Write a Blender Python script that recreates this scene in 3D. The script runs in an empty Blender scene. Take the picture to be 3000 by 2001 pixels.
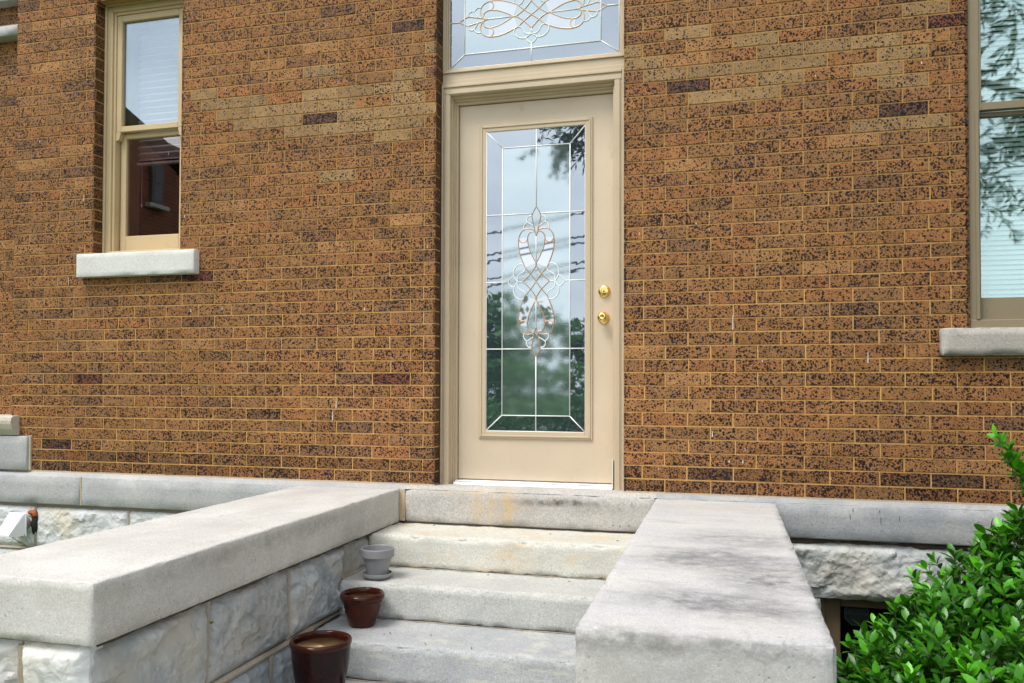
import bpy, bmesh, math, random
from mathutils import Vector, Matrix, noise
R=math.radians
random.seed(7)
S=bpy.context.scene
# ---------------------------------------------------------------- camera
cd=bpy.data.cameras.new('camera'); cam=bpy.data.objects.new('camera',cd); S.collection.objects.link(cam); S.camera=cam
YAW,PITCH,ROLL=.2563,.0204,.0031
fwd=Vector((-math.sin(YAW)*math.cos(PITCH),math.cos(YAW)*math.cos(PITCH),math.sin(PITCH)))
rt=Vector((math.cos(YAW),math.sin(YAW),0)); up=rt.cross(fwd)
r2=rt*math.cos(ROLL)+up*math.sin(ROLL); u2=-rt*math.sin(ROLL)+up*math.cos(ROLL)
M=Matrix.Identity(4)
for i in range(3): M[i][0]=r2[i]; M[i][1]=u2[i]; M[i][2]=-fwd[i]
M.translation=Vector((.5106,-4.2169,.5384)); cam.matrix_world=M
cd.sensor_width=36; cd.lens=2399.2265/3000*36; cd.shift_y=83.2442/3000
cd.clip_start=.05; cd.clip_end=800
cd.dof.use_dof=True; cd.dof.focus_distance=4.4; cd.dof.aperture_fstop=5.6
# ---------------------------------------------------------------- world, sun, exposure
W=bpy.data.worlds.new('World'); S.world=W; W.use_nodes=True
SUN_EL,SUN_AZ=R(58),R(214)       # azimuth clockwise from +Y: the light stands behind the camera, to its left
n=W.node_tree.nodes; l=W.node_tree.links; n.clear()
out=n.new('ShaderNodeOutputWorld'); bg=n.new('ShaderNodeBackground'); bg.inputs[1].default_value=.092
sky=n.new('ShaderNodeTexSky'); sky.sky_type='NISHITA'; sky.sun_disc=False; sky.sun_elevation=SUN_EL; sky.sun_rotation=SUN_AZ
sky.air_density=1.0; sky.dust_density=3.0; sky.ozone_density=1.5
tc=n.new('ShaderNodeTexCoord'); mp=n.new('ShaderNodeMapping'); mp.inputs['Scale'].default_value=(1.2,1.2,3.2)
nz=n.new('ShaderNodeTexNoise'); nz.inputs['Scale'].default_value=1.7; nz.inputs['Detail'].default_value=5; nz.inputs['Roughness'].default_value=.5
cr=n.new('ShaderNodeValToRGB'); cr.color_ramp.elements[0].position=.3; cr.color_ramp.elements[0].color=(.74,.74,.74,1)
cr.color_ramp.elements[1].position=.68; cr.color_ramp.elements[1].color=(.97,.97,.97,1)
cl=n.new('ShaderNodeValToRGB'); cl.color_ramp.elements[0].position=.32; cl.color_ramp.elements[0].color=(11.5,12.4,13.6,1)
cl.color_ramp.elements[1].position=.7; cl.color_ramp.elements[1].color=(18.5,19.2,20,1)
mx=n.new('ShaderNodeMixRGB')
l.new(tc.outputs['Generated'],mp.inputs[0]); l.new(mp.outputs[0],nz.inputs[0]); l.new(nz.outputs[0],cr.inputs[0]); l.new(nz.outputs[0],cl.inputs[0])
l.new(cr.outputs[0],mx.inputs[0]); l.new(sky.outputs[0],mx.inputs[1]); l.new(cl.outputs[0],mx.inputs[2])
l.new(mx.outputs[0],bg.inputs[0]); l.new(bg.outputs[0],out.inputs[0])
sd=bpy.data.lights.new('sun','SUN'); sd.energy=2.1; sd.angle=R(24); sd.color=(1,.96,.9)
so=bpy.data.objects.new('sun',sd); S.collection.objects.link(so)
dirv=Vector((math.sin(SUN_AZ)*math.cos(SUN_EL),math.cos(SUN_AZ)*math.cos(SUN_EL),math.sin(SUN_EL)))
so.rotation_euler=dirv.to_track_quat('Z','Y').to_euler(); so.location=dirv*30
S.view_settings.view_transform='Standard'; S.view_settings.look='None'; S.view_settings.exposure=.36; S.view_settings.gamma=1
S.render.engine='CYCLES'
# ================================================================= helpers
def link(o,parent=None):
    S.collection.objects.link(o)
    if parent: o.parent=parent
    return o
def tag(o,label=None,cat=None,group=None,kind=None):
    if label:o['label']=label
    if cat:o['category']=cat
    if group:o['group']=group
    if kind:o['kind']=kind
    return o
def empty(name,label,cat,loc=(0,0,0),group=None):
    o=bpy.data.objects.new(name,None); o.empty_display_size=.1; o.location=loc; link(o); return tag(o,label,cat,group)
class MB:
    def __init__(s): s.v=[]; s.f=[]; s.m=[]; s.a={}
    def add(s,vs,fs,mi=0,**att):
        b=len(s.v); s.v+= [tuple(v) for v in vs]
        for f in fs:
            s.f.append([b+i for i in f]); s.m.append(mi)
            for k,val in att.items(): s.a.setdefault(k,{})[len(s.f)-1]=val
    def box(s,x0,x1,y0,y1,z0,z1,bev=0,mi=0,seg=1,**att):
        bm=bmesh.new(); bmesh.ops.create_cube(bm,size=1)
        for v in bm.verts: v.co=Vector(((x0+x1)/2+v.co.x*(x1-x0),(y0+y1)/2+v.co.y*(y1-y0),(z0+z1)/2+v.co.z*(z1-z0)))
        if bev: bmesh.ops.bevel(bm,geom=bm.edges[:],offset=bev,segments=seg,profile=.5,affect='EDGES')
        s.bm(bm,mi,**att)
    def bm(s,bm,mi=0,**att):
        bm.verts.index_update(); s.add([v.co[:] for v in bm.verts],[[v.index for v in f.verts] for f in bm.faces],mi,**att); bm.free()
    def tube(s,pts,r,seg=6,closed=False,mi=0,r1=None,cap=True,**att):
        pts=[Vector(p) for p in pts]; N=len(pts); vs=[]
        ref=None
        for i,p in enumerate(pts):
            a=pts[max(i-1,0)] if not closed else pts[i-1]; b=pts[min(i+1,N-1)] if not closed else pts[(i+1)%N]
            t=(b-a).normalized()
            if ref is None:
                ref=Vector((0,0,1)) if abs(t.z)<.9 else Vector((1,0,0))
            x=t.cross(ref)
            if x.length<1e-5: x=t.orthogonal()
            x.normalize(); y=x.cross(t).normalized(); ref=y if True else ref
            rr=r if r1 is None else r+(r1-r)*i/(N-1)
            for k in range(seg):
                c=2*math.pi*k/seg; vs.append(p+x*rr*math.cos(c)+y*rr*math.sin(c))
        fs=[]
        for i in range(N if closed else N-1):
            j=(i+1)%N
            for k in range(seg): fs.append([i*seg+k,i*seg+(k+1)%seg,j*seg+(k+1)%seg,j*seg+k])
        if cap and not closed: fs.append(list(range(seg))[::-1]); fs.append([(N-1)*seg+k for k in range(seg)])
        s.add(vs,fs,mi,**att)
    def lathe(s,prof,c,seg=48,mi=0,caps=True,**att):
        vs=[];fs=[]
        for r,z in prof:
            for k in range(seg):
                a=2*math.pi*k/seg; vs.append((c[0]+r*math.cos(a),c[1]+r*math.sin(a),c[2]+z))
        for i in range(len(prof)-1):
            for k in range(seg): fs.append([i*seg+k,i*seg+(k+1)%seg,(i+1)*seg+(k+1)%seg,(i+1)*seg+k])
        if caps: fs.append(list(range(seg))[::-1]); fs.append([(len(prof)-1)*seg+k for k in range(seg)])
        s.add(vs,fs,mi,**att)
    def build(s,name,mats,parent=None,smooth=False,auto=None):
        me=bpy.data.meshes.new(name); me.from_pydata(s.v,[],s.f); me.validate(clean_customdata=False)
        for m in (mats if isinstance(mats,(list,tuple)) else [mats]): me.materials.append(m)
        if max(s.m,default=0)>0 and len(s.m)==len(me.polygons): me.polygons.foreach_set('material_index',s.m)
        for k,d in s.a.items():
            if len(me.polygons)!=len(s.f): break
            vec=len(next(iter(d.values())))>1 if isinstance(next(iter(d.values())),tuple) else False
            at=me.attributes.new(k,'FLOAT_COLOR' if vec else 'FLOAT','FACE')
            if vec:
                buf=[]
                for i in range(len(s.f)): buf+=list(d.get(i,(1,1,1)))+[1]
                at.data.foreach_set('color',buf)
            else: at.data.foreach_set('value',[d.get(i,0) for i in range(len(s.f))])
        if smooth: me.polygons.foreach_set('use_smooth',[True]*len(me.polygons))
        o=bpy.data.objects.new(name,me); link(o,parent)
        if auto is not None:
            bm=bmesh.new(); bm.from_mesh(me)
            for e in bm.edges:
                if len(e.link_faces)==2 and e.calc_face_angle(0)>R(auto): e.smooth=False
            bm.to_mesh(me); bm.free()
        return o
def fbm(p,o=4): return noise.fractal(Vector(p),1.0,2.0,o)
# grid-subdivided box with rounded, slightly worn edges
def lines(a,b,r,step):
    L=[a,a+r*.35,a+r]; k=max(1,int(round((b-a-2*r)/step)))
    L+=[a+r+(b-a-2*r)*i/k for i in range(1,k)]; L+=[b-r,b-r*.35,b]; return L
def stone(mb,x0,x1,y0,y1,z0,z1,r=.008,step=.05,amp=.0012,f=9,seed=0,mi=0,**att):
    X,Y,Z=lines(x0,x1,r,step),lines(y0,y1,r,step),lines(z0,z1,r,step)
    idx={};vs=[];fs=[]
    def vid(x,y,z):
        k=(round(x,5),round(y,5),round(z,5))
        if k not in idx:
            p=Vector((x,y,z)); q=Vector((min(max(x,x0+r),x1-r),min(max(y,y0+r),y1-r),min(max(z,z0+r),z1-r)))
            d=p-q; c=sum(1 for t in d if abs(t)>1e-7)
            if d.length>1e-7:
                dn=d.normalized(); rr=r
                p=q+dn*rr
                am=amp*(1.0 if c==1 else 2.2)
                p+=dn*(fbm((x*f+seed,y*f,z*f),4)*am-(.0 if c==1 else amp*.8+max(0,fbm((x*31+seed,y*31,z*31),3)-.12)*amp*9))
            idx[k]=len(vs); vs.append(p)
        return idx[k]
    def grid(A,B,fn,flip):
        for i in range(len(A)-1):
            for j in range(len(B)-1):
                q=[vid(*fn(A[i],B[j])),vid(*fn(A[i+1],B[j])),vid(*fn(A[i+1],B[j+1])),vid(*fn(A[i],B[j+1]))]
                fs.append(q[::-1] if flip else q)
    grid(X,Y,lambda a,b:(a,b,z1),False); grid(X,Y,lambda a,b:(a,b,z0),True)
    grid(X,Z,lambda a,b:(a,y0,b),False); grid(X,Z,lambda a,b:(a,y1,b),True)
    grid(Y,Z,lambda a,b:(x1,a,b),False); grid(Y,Z,lambda a,b:(x0,a,b),True)
    mb.add(vs,fs,mi,**att)
# quarry-faced block on a plane: o origin, U,V edges directions, N outward
def rock(mb,o,U,V,N,w,h,bulge=.03,step=.012,seed=0,mi=0,**att):
    o,U,V,N=map(Vector,(o,U,V,N)); nu=max(4,int(w/step)); nv=max(4,int(h/step)); vs=[];fs=[]; rr=random.Random(seed)
    ns=max(4,int(w*h/.016)); sites=[(rr.uniform(0,w),rr.uniform(0,1)*h,rr.uniform(.35,1.05),rr.uniform(-5,5),rr.uniform(-6,6)) for _ in range(ns)]
    for j in range(nv+1):
        for i in range(nu+1):
            a=i/nu*w; b=j/nv*h
            e=min(a,w-a,b,h-b); k=min(1,e/.035); k=math.sin(k*math.pi/2)
            p=Vector((a*3.1+seed*7.3,b*3.9+seed*3.1,seed*1.7))
            q=p+Vector((fbm(p*2.3,3),fbm(p*2.3+Vector((9,2,4)),3),0))*.10
            wa=a+.035*fbm(p*7,3); wb=b+.035*fbm(p*7+Vector((4,8,1)),3)
            ds=sorted(((wa-t_[0])**2+((wb-t_[1])*1.25)**2,t_) for t_ in sites); d0=math.sqrt(ds[0][0]); d1_=math.sqrt(ds[1][0])
            def pl(t_): return min(1.7,max(0,t_[2]+t_[3]*(wa-t_[0])+t_[4]*(wb-t_[1])))
            w_=min(1,max(0,(d1_-d0)/.022))*.5+.5; fz=pl(ds[0][1])*w_+pl(ds[1][1])*(1-w_)
            st_=fbm(p*2.2+Vector((3,3,3)),2); stp=math.floor(st_*4)/4+min(1,(st_*4-math.floor(st_*4))*5)/4
            d=k*(bulge*.2+fz*bulge*.8+bulge*.15*stp)+.0045*k*(.4-abs(fbm(q*5.2,5)))+.003*k*fbm(p*19,4)
            jit=.006*fbm((a*16+seed,b*16,3+seed),2)*(1-k)
            P=o+U*(a+jit)+V*(b+jit)+N*(max(d,-.004))
            vs.append(P)
    for j in range(nv):
        for i in range(nu):
            a=j*(nu+1)+i; fs.append([a,a+1,a+nu+2,a+nu+1])
    # skirt
    def ring(idx):
        b=len(vs)
        for t in idx: vs.append(vs[t]-N*.05)
        for t in range(len(idx)-1): fs.append([idx[t+1],idx[t],b+t,b+t+1])
    ring(list(range(nu+1))); ring([(nu+1)*j+nu for j in range(nv+1)]); ring([(nu+1)*nv+i for i in range(nu,-1,-1)]); ring([(nu+1)*j for j in range(nv,-1,-1)])
    mb.add(vs,fs,mi,**att)
# ================================================================= materials
class NT:
    def __init__(s,name):
        s.m=bpy.data.materials.new(name); s.m.use_nodes=True; s.n=s.m.node_tree.nodes; s.l=s.m.node_tree.links
        s.p=s.n['Principled BSDF']; s.o=s.n['Material Output']; s.co=s.new('ShaderNodeTexCoord').outputs['Object']
    def new(s,t,**k):
        x=s.n.new(t)
        for a,b in k.items(): setattr(x,a,b)
        return x
    def set(s,inp,v):
        if hasattr(v,'links') or hasattr(v,'is_linked'): s.l.new(v,inp)
        elif isinstance(v,(tuple,list)) and len(v)==3 and inp.type=='RGBA': inp.default_value=(*v,1)
        else: inp.default_value=v
    def P(s,**k):
        mp=dict(col='Base Color',rough='Roughness',metal='Metallic',spec='Specular IOR Level',normal='Normal',coat='Coat Weight',coatr='Coat Roughness',sub='Subsurface Weight',trans='Transmission Weight',ior='IOR',alpha='Alpha')
        for a,b in k.items(): s.set(s.p.inputs[mp[a]],b)
        return s
    def map(s,sc=(1,1,1),loc=(0,0,0),rot=(0,0,0),src=None):
        x=s.new('ShaderNodeMapping'); x.inputs['Scale'].default_value=sc; x.inputs['Location'].default_value=loc; x.inputs['Rotation'].default_value=rot
        s.l.new(src or s.co,x.inputs[0]); return x.outputs[0]
    def noise(s,scale,detail=3,rough=.5,dist=0,vec=None,col=False):
        x=s.new('ShaderNodeTexNoise'); x.inputs['Scale'].default_value=scale; x.inputs['Detail'].default_value=detail; x.inputs['Roughness'].default_value=rough; x.inputs['Distortion'].default_value=dist
        s.l.new(vec or s.co,x.inputs[0]); return x.outputs['Color' if col else 'Fac']
    def vor(s,scale,feat='F1',vec=None,outp='Distance',rnd=1):
        x=s.new('ShaderNodeTexVoronoi',feature=feat); x.inputs['Scale'].default_value=scale; x.inputs['Randomness'].default_value=rnd
        s.l.new(vec or s.co,x.inputs['Vector']); return x.outputs[outp]
    def math(s,op,a,b=0,c=0,clamp=False):
        x=s.new('ShaderNodeMath',operation=op,use_clamp=clamp); s.set(x.inputs[0],a); s.set(x.inputs[1],b)
        if op in('MULTIPLY_ADD','COMPARE','WRAP'): s.set(x.inputs[2],c)
        return x.outputs[0]
    def rng(s,v,a,b,c=0,d=1,smooth=False):
        x=s.new('ShaderNodeMapRange'); x.clamp=True
        if smooth:x.interpolation_type='SMOOTHSTEP'
        s.set(x.inputs[0],v)
        for i,t in enumerate((a,b,c,d)): s.set(x.inputs[i+1],t)
        return x.outputs[0]
    def mix(s,f,a,b,mode='MIX'):
        x=s.new('ShaderNodeMixRGB',blend_type=mode); s.set(x.inputs[0],f); s.set(x.inputs[1],a); s.set(x.inputs[2],b); return x.outputs[0]
    def attr(s,name,outp='Color'):
        x=s.new('ShaderNodeAttribute',attribute_name=name); return x.outputs[outp]
    def bump(s,h,st=.3,dist=.002,prev=None):
        x=s.new('ShaderNodeBump'); x.inputs['Strength'].default_value=st; x.inputs['Distance'].default_value=dist; s.l.new(h,x.inputs['Height'])
        if prev: s.l.new(prev,x.inputs['Normal'])
        return x.outputs[0]
    def blob(s,c,rad,jit=.3,src=None):
        # soft patch centred at c with radii rad, edge broken by noise
        x=s.map(sc=(1/rad[0],1/rad[1],1/rad[2]),loc=(-c[0]/rad[0],-c[1]/rad[1],-c[2]/rad[2]),src=src)
        ln=s.new('ShaderNodeVectorMath',operation='LENGTH'); s.l.new(x,ln.inputs[0])
        d=s.math('MULTIPLY_ADD',s._jn,jit,ln.outputs['Value'])
        s._k=s.rng(s._j2,.38,.60,.12,1); return s.math('MULTIPLY',s.rng(d,.1+jit*.5,1.15+jit*.5,1,0,True),s._k)
    def add(s,a,b): return s.math('ADD',a,b,clamp=True)

def mat_plain(name,col,rough=.5,**k):
    t=NT(name); t.P(col=col,rough=rough,**k); return t.m
# ---- brick
def brick_mat():
    t=NT('speckled_brick')
    tint=t.attr('tint'); dens=t.attr('dens','Fac'); co=t.co
    wob=t.mix(.006,co,t.noise(60,2,col=True),'ADD')
    # three sizes of iron spots; density differs brick by brick and within it
    patch=t.noise(9,2); 
    def dots(sc,base,var,soft,loc):
        v=t.new('ShaderNodeTexVoronoi'); v.inputs['Scale'].default_value=sc; t.l.new(t.map(loc=loc,src=wob),v.inputs['Vector'])
        sc_=t.new('ShaderNodeSeparateColor'); t.l.new(v.outputs['Color'],sc_.inputs[0])
        th=t.math('MULTIPLY_ADD',sc_.outputs[0],var,base); th=t.math('MULTIPLY_ADD',dens,.15,th); th=t.math('MULTIPLY_ADD',t.math('SUBTRACT',patch,.5),.22,th)
        return t.rng(t.math('SUBTRACT',th,v.outputs['Distance']),-soft,soft)
    s1=dots(80,.06,.36,.035,(0,0,0)); s2=dots(150,.06,.36,.05,(3,5,1)); s1=t.math('MAXIMUM',s1,dots(62,-.18,.55,.03,(7,2,9)))
    d3=t.vor(300); s3=t.rng(t.math('SUBTRACT',.33,d3),-.03,.08,0,.42)
    sp=t.math('MAXIMUM',t.math('MAXIMUM',s1,s2),s3)
    cloud=t.rng(t.noise(14,3,vec=t.map(loc=(2,2,2))),.35,.75,.86,1.12)
    base=t.mix(1,tint,cloud,'MULTIPLY'); base=t.mix(t.rng(t.noise(3.2,4,.6),.55,.75,0,.4),base,t.mix(1,base,(.62,.56,.52),'MULTIPLY')); base=t.mix(t.rng(t.noise(420,1),.3,.7,0,.35),base,t.mix(1,base,(.62,.55,.5),'MULTIPLY'))
    dark=t.mix(t.rng(t.noise(22,1,vec=t.map(loc=(7,1,3))),.55,.7),(.011,.009,.010),(.022,.022,.032))
    col=t.mix(t.math('MULTIPLY',sp,.96),base,dark)
    col=t.mix(t.rng(t.noise(45,3,vec=t.map(loc=(1,9,3))),.73,.8,0,.3),col,(.5,.42,.4))
    h=t.math('MULTIPLY_ADD',t.noise(160,3),.6,t.math('MULTIPLY',sp,-.4))
    t.P(col=col,spec=.12,rough=t.rng(sp,0,1,.85,.55),normal=t.bump(h,.45,.002)); return t.m
def mortar_mat():
    t=NT('ochre_mortar')
    c=t.mix(t.noise(7,4),(.72,.42,.15),(.56,.32,.11)); c=t.mix(t.rng(t.noise(2.2,3),.5,.7,0,.5),c,(.30,.165,.055)); c=t.mix(t.rng(t.noise(30,3),.6,.75,0,.6),c,(.74,.50,.24))
    sz=t.new('ShaderNodeSeparateXYZ'); t.l.new(t.co,sz.inputs[0]); c=t.mix(t.rng(t.math('MULTIPLY_ADD',t.noise(1.6,3),1.2,sz.outputs[2]),1.3,2.3,0,.7),c,(.36,.215,.085))
    t.P(col=c,spec=.1,rough=.95,normal=t.bump(t.noise(180,3),.5,.002)); return t.m
# ---- dressed limestone; stains = list of (centre, radii, colour, strength)
def lime(name,a,b,stains=(),streak=None,top=None,grain=.5,jx=(6,6,6),bumps=.5,vein=None):
    t=NT(name); t._jn=t.noise(1,5,.65,vec=t.map(sc=jx)); t._j2=t.noise(1,8,.85,vec=t.map(sc=tuple(q*2.6 for q in jx)))
    c=t.mix(t.rng(t.noise(3.2,4,.6),.35,.65),a,b)
    g=t.rng(t.noise(240,2,.7),.28,.72,1-grain*.5,1+grain*.35); c=t.mix(1,c,g,'MULTIPLY')
    g2=t.rng(t.noise(85,3,.7),.3,.7,1-grain*.22,1+grain*.2); c=t.mix(1,c,g2,'MULTIPLY')
    pit=t.math('MULTIPLY',t.rng(t.vor(55,vec=t.mix(.02,t.co,t.noise(40,2,col=True),'ADD')),.10,.22,1,0),t.rng(t.noise(6,3),.45,.6)); c=t.mix(t.math('MULTIPLY',pit,.45),c,(.16,.145,.13))
    c=t.mix(t.rng(t.noise(1.6,5,.7,.8),.5,.72,0,.35),c,tuple(q*.72 for q in a))
    wc=t.mix(.05,t.co,t.noise(7,4,.7,col=True),'ADD'); ck=t.math('MULTIPLY',t.rng(t.vor(2.3,'DISTANCE_TO_EDGE',vec=wc),.0,.006,1,0),t.rng(t.noise(2.2,2),.52,.6)); c=t.mix(t.math('MULTIPLY',ck,.35),c,(.2,.18,.16))
    c=t.mix(t.math('MULTIPLY',t.rng(t.vor(9,vec=wc),.0,.16,1,0),.22),c,(.26,.24,.22))
    if vein:
        zc,w,colv=vein
        sx=t.new('ShaderNodeSeparateXYZ'); t.l.new(t.co,sx.inputs[0])
        z=t.math('MULTIPLY_ADD',t.noise(3.5,4,.6),.05,sx.outputs[2])
        d=t.math('ABSOLUTE',t.math('SUBTRACT',z,zc+.025)); c=t.mix(t.math('MULTIPLY',t.rng(d,0,w,1,0),t.rng(t.noise(9,3),.35,.6)),c,colv)
    for cc,rr,col,st in stains:
        m=t.blob(cc,rr,.9); c=t.mix(t.math('MULTIPLY',m,st),c,col)
    if streak:
        m=t.rng(t.noise(1,4,.6,vec=t.map(sc=streak[0])),streak[1],streak[2]); c=t.mix(t.math('MULTIPLY',m,streak[4]),c,streak[3])
    bn=t.bump(t.noise(210,4,.7),bumps,.0016); bn=t.bump(t.noise(34,3,.6),.35,.004,bn); bn=t.bump(t.math('MULTIPLY',pit,-1),.6,.002,bn)
    t.P(col=c,rough=.9,spec=.3,normal=bn); return t.m
def rock_mat(name,a,b,c3,warm):
    t=NT(name)
    c=t.mix(t.rng(t.noise(5,5,.6,.6),.35,.65),a,b); c=t.mix(t.rng(t.noise(11,5,.65,1.2),.5,.72,0,.8),c,c3)
    c=t.mix(t.rng(t.noise(2.7,3,vec=t.map(loc=(5,1,2))),.52,.7,0,.75),c,warm)
    c=t.mix(t.rng(t.noise(26,4,.7,1),.66,.72,0,.6),c,(.12,.12,.12))
    tint=t.attr('tint'); c=t.mix(1,c,tint,'MULTIPLY')
    wv_=t.mix(.06,t.co,t.noise(12,3,col=True),'ADD'); bn=t.bump(t.vor(17,vec=wv_),.8,.012); bn=t.bump(t.vor(42,vec=wv_),.7,.005,bn); bn=t.bump(t.noise(60,7,.8,.6),.8,.004,bn); bn=t.bump(t.noise(180,3,.7),.5,.002,bn)
    t.P(col=c,rough=.88,spec=.3,normal=bn); return t.m
def paint(name,a,chip=.0,rough=.42,grainz=None):
    t=NT(name)
    c=t.mix(t.rng(t.noise(3,3),.3,.7),a,tuple(x*.90 for x in a)); c=t.mix(t.rng(t.noise(40,4,.7),.60,.75,0,.4),c,tuple(x*.7 for x in a))
    c=t.mix(t.rng(t.noise(9,4,.7,vec=t.map(loc=(3,7,1))),.66,.78,0,.3),c,(.3,.2,.1))
    h=t.noise(55,4,.6)
    if chip:
        m=t.rng(t.noise(26,5,.7,vec=t.map(sc=(1,1,.35),loc=(2,2,8))),.69-chip,.71-chip); c=t.mix(t.math('MULTIPLY',m,.55),c,tuple(x*.55 for x in a))
        h=t.math('MULTIPLY_ADD',m,-.8,h)
    bn=t.bump(h,.35,.0016)
    t.P(col=c,rough=rough,normal=bn); return t.m
def metal(name,col,rough):
    t=NT(name); t.P(col=col,metal=1,rough=t.rng(t.noise(30,3),.3,.7,rough*.7,rough*1.4)); return t.m
def glass(name,refl,gcol,back,rough,bumpf,tr=(.9,.95,.93)):
    """reflecting pane: mirror part plus what stands behind (back colour or see-through)"""
    t=NT(name); t.n.remove(t.p)
    nrm=bumpf(t) if bumpf else None
    gl=t.new('ShaderNodeBsdfGlossy'); gl.inputs['Color'].default_value=(*gcol,1); gl.inputs['Roughness'].default_value=rough
    if nrm: t.l.new(nrm,gl.inputs['Normal'])
    if back is None:
        bk=t.new('ShaderNodeBsdfTransparent'); bk.inputs[0].default_value=(*tr,1)
    else:
        bk=t.new('ShaderNodeBsdfDiffuse'); bk.inputs[0].default_value=(*back,1)
        if nrm: t.l.new(nrm,bk.inputs['Normal'])
    mixn=t.new('ShaderNodeMixShader'); mixn.inputs[0].default_value=refl
    t.l.new(bk.outputs[0],mixn.inputs[1]); t.l.new(gl.outputs[0],mixn.inputs[2]); t.l.new(mixn.outputs[0],t.o.inputs[0]); return t.m
BRICK=brick_mat(); MORTAR=mortar_mat()
TAN=paint('tan_paint',(.60,.48,.325),.0,.38)
TANW=paint('cream_paint_weathered',(.60,.455,.26),.012,.5)
TAND=paint('olive_tan_paint_weathered',(.27,.215,.132),.03,.5)
BAND=lime('band_limestone',(.40,.40,.405),(.50,.495,.48),[((-2.9,-.04,-.07),(.35,.2,.09),(.62,.61,.6),.5)],streak=((3,3,14),.55,.75,(.27,.28,.30),.35))
BANDR=lime('band_limestone_grey',(.34,.355,.37),(.44,.44,.43),[((1.05,-.04,-.07),(.16,.2,.05),(.55,.54,.52),.6)],streak=((4,3,9),.5,.75,(.25,.27,.29),.5))
DOORST=lime('door_sill_stone',(.46,.44,.41),(.55,.52,.48),[
    ((-.77,-.04,-.10),(.045,.3,.13),(.62,.40,.16),.6),((-.69,-.04,-.10),(.035,.3,.12),(.62,.42,.18),.5),((-.61,-.04,-.10),(.045,.3,.15),(.60,.38,.12),.75),
    ((-.33,-.04,-.062),(.30,.2,.026),(.09,.07,.045),1),((-.45,-.04,-.075),(.1,.2,.022),(.12,.09,.06),.6),((-.12,-.04,-.085),(.2,.2,.05),(.26,.25,.22),.6),((-.9,-.04,-.03),(.2,.1,.02),(.5,.38,.2),.5),((-.68,-.04,-.1),(.26,.3,.12),(.58,.44,.27),.5)],grain=.75)
CAPL=lime('coping_limestone',(.54,.52,.485),(.635,.615,.58),streak=((7,1.5,5),.55,.8,(.46,.42,.36),.5),grain=.55,
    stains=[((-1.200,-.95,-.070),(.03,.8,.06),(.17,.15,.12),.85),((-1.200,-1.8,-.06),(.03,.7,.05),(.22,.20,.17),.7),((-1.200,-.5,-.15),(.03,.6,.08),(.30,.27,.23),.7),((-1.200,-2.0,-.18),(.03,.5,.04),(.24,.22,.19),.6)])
CAPR=lime('coping_limestone_mottled',(.54,.53,.535),(.60,.58,.55),grain=.45,jx=(5,7,7),
    stains=[((.56,-1.08,-.02),(.30,.26,.3),(.22,.22,.22),.9),((.47,-1.44,-.02),(.25,.22,.3),(.15,.15,.15),1),((.50,-1.50,-.02),(.40,.16,.3),(.22,.22,.22),.9),((.63,-1.72,-.02),(.24,.22,.3),(.16,.16,.17),1),
            ((.44,-2.0,-.02),(.24,.17,.3),(.18,.18,.18),1),((.60,-2.05,-.02),(.2,.17,.3),(.20,.20,.20),.9),((.66,-1.2,-.02),(.1,.06,.2),(.33,.33,.34),.7),((.3,-1.3,-.02),(.12,.04,.2),(.30,.30,.31),.7),((.28,-2.31,-.045),(.22,.06,.05),(.20,.19,.18),.9),((.55,-2.32,-.04),(.25,.05,.04),(.22,.21,.21),.85),((.45,-2.33,-.13),(.5,.1,.12),(.36,.33,.30),.5),
            ((.45,-.3,-.02),(.6,.12,.2),(.50,.455,.39),.6)],streak=((5,16,9),.56,.72,(.38,.37,.37),.55))
STEPM=[lime('step_stone_buff',(.60,.585,.52),(.66,.64,.56),[((-.45,-.38,-.28),(.5,.4,.2),(.70,.52,.28),.7),((-.05,-.38,-.29),(.4,.4,.2),(.69,.52,.28),.65),((-.55,-.25,-.21),(.3,.2,.1),(.66,.52,.30),.6)],streak=((6,8,22),  .5,.66,(.64,.47,.27),.5),grain=.55,bumps=.8),
       lime('step_stone_veined',(.48,.48,.455),(.56,.555,.515),[((-.6,-.71,-.39),(.7,.2,.03),(.42,.43,.44),.5)],grain=.6,bumps=.8,vein=(-.445,.016,(.68,.55,.33))),
       lime('step_stone_blue_grey',(.40,.41,.42),(.47,.475,.47),[],streak=((10,10,40),.55,.66,(.56,.55,.47),.55),grain=.65,bumps=.8),
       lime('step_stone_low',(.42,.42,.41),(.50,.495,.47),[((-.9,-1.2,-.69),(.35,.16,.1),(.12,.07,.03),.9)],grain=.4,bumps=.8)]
ROCKW=rock_mat('white_quarry_stone',(.66,.66,.66),(.56,.57,.585),(.44,.45,.47),(.66,.58,.46))
ROCKG=rock_mat('grey_quarry_stone',(.29,.31,.325),(.45,.45,.44),(.21,.225,.24),(.44,.40,.34))
RJOINT=lime('buff_joint_mortar',(.36,.30,.235),(.44,.38,.31),[],grain=.5)
SHADE_DIRT=mat_plain('joint_shade_dirt',(.06,.045,.03),.95)  # dark colour standing in for shade as well as dirt in the joints
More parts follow.
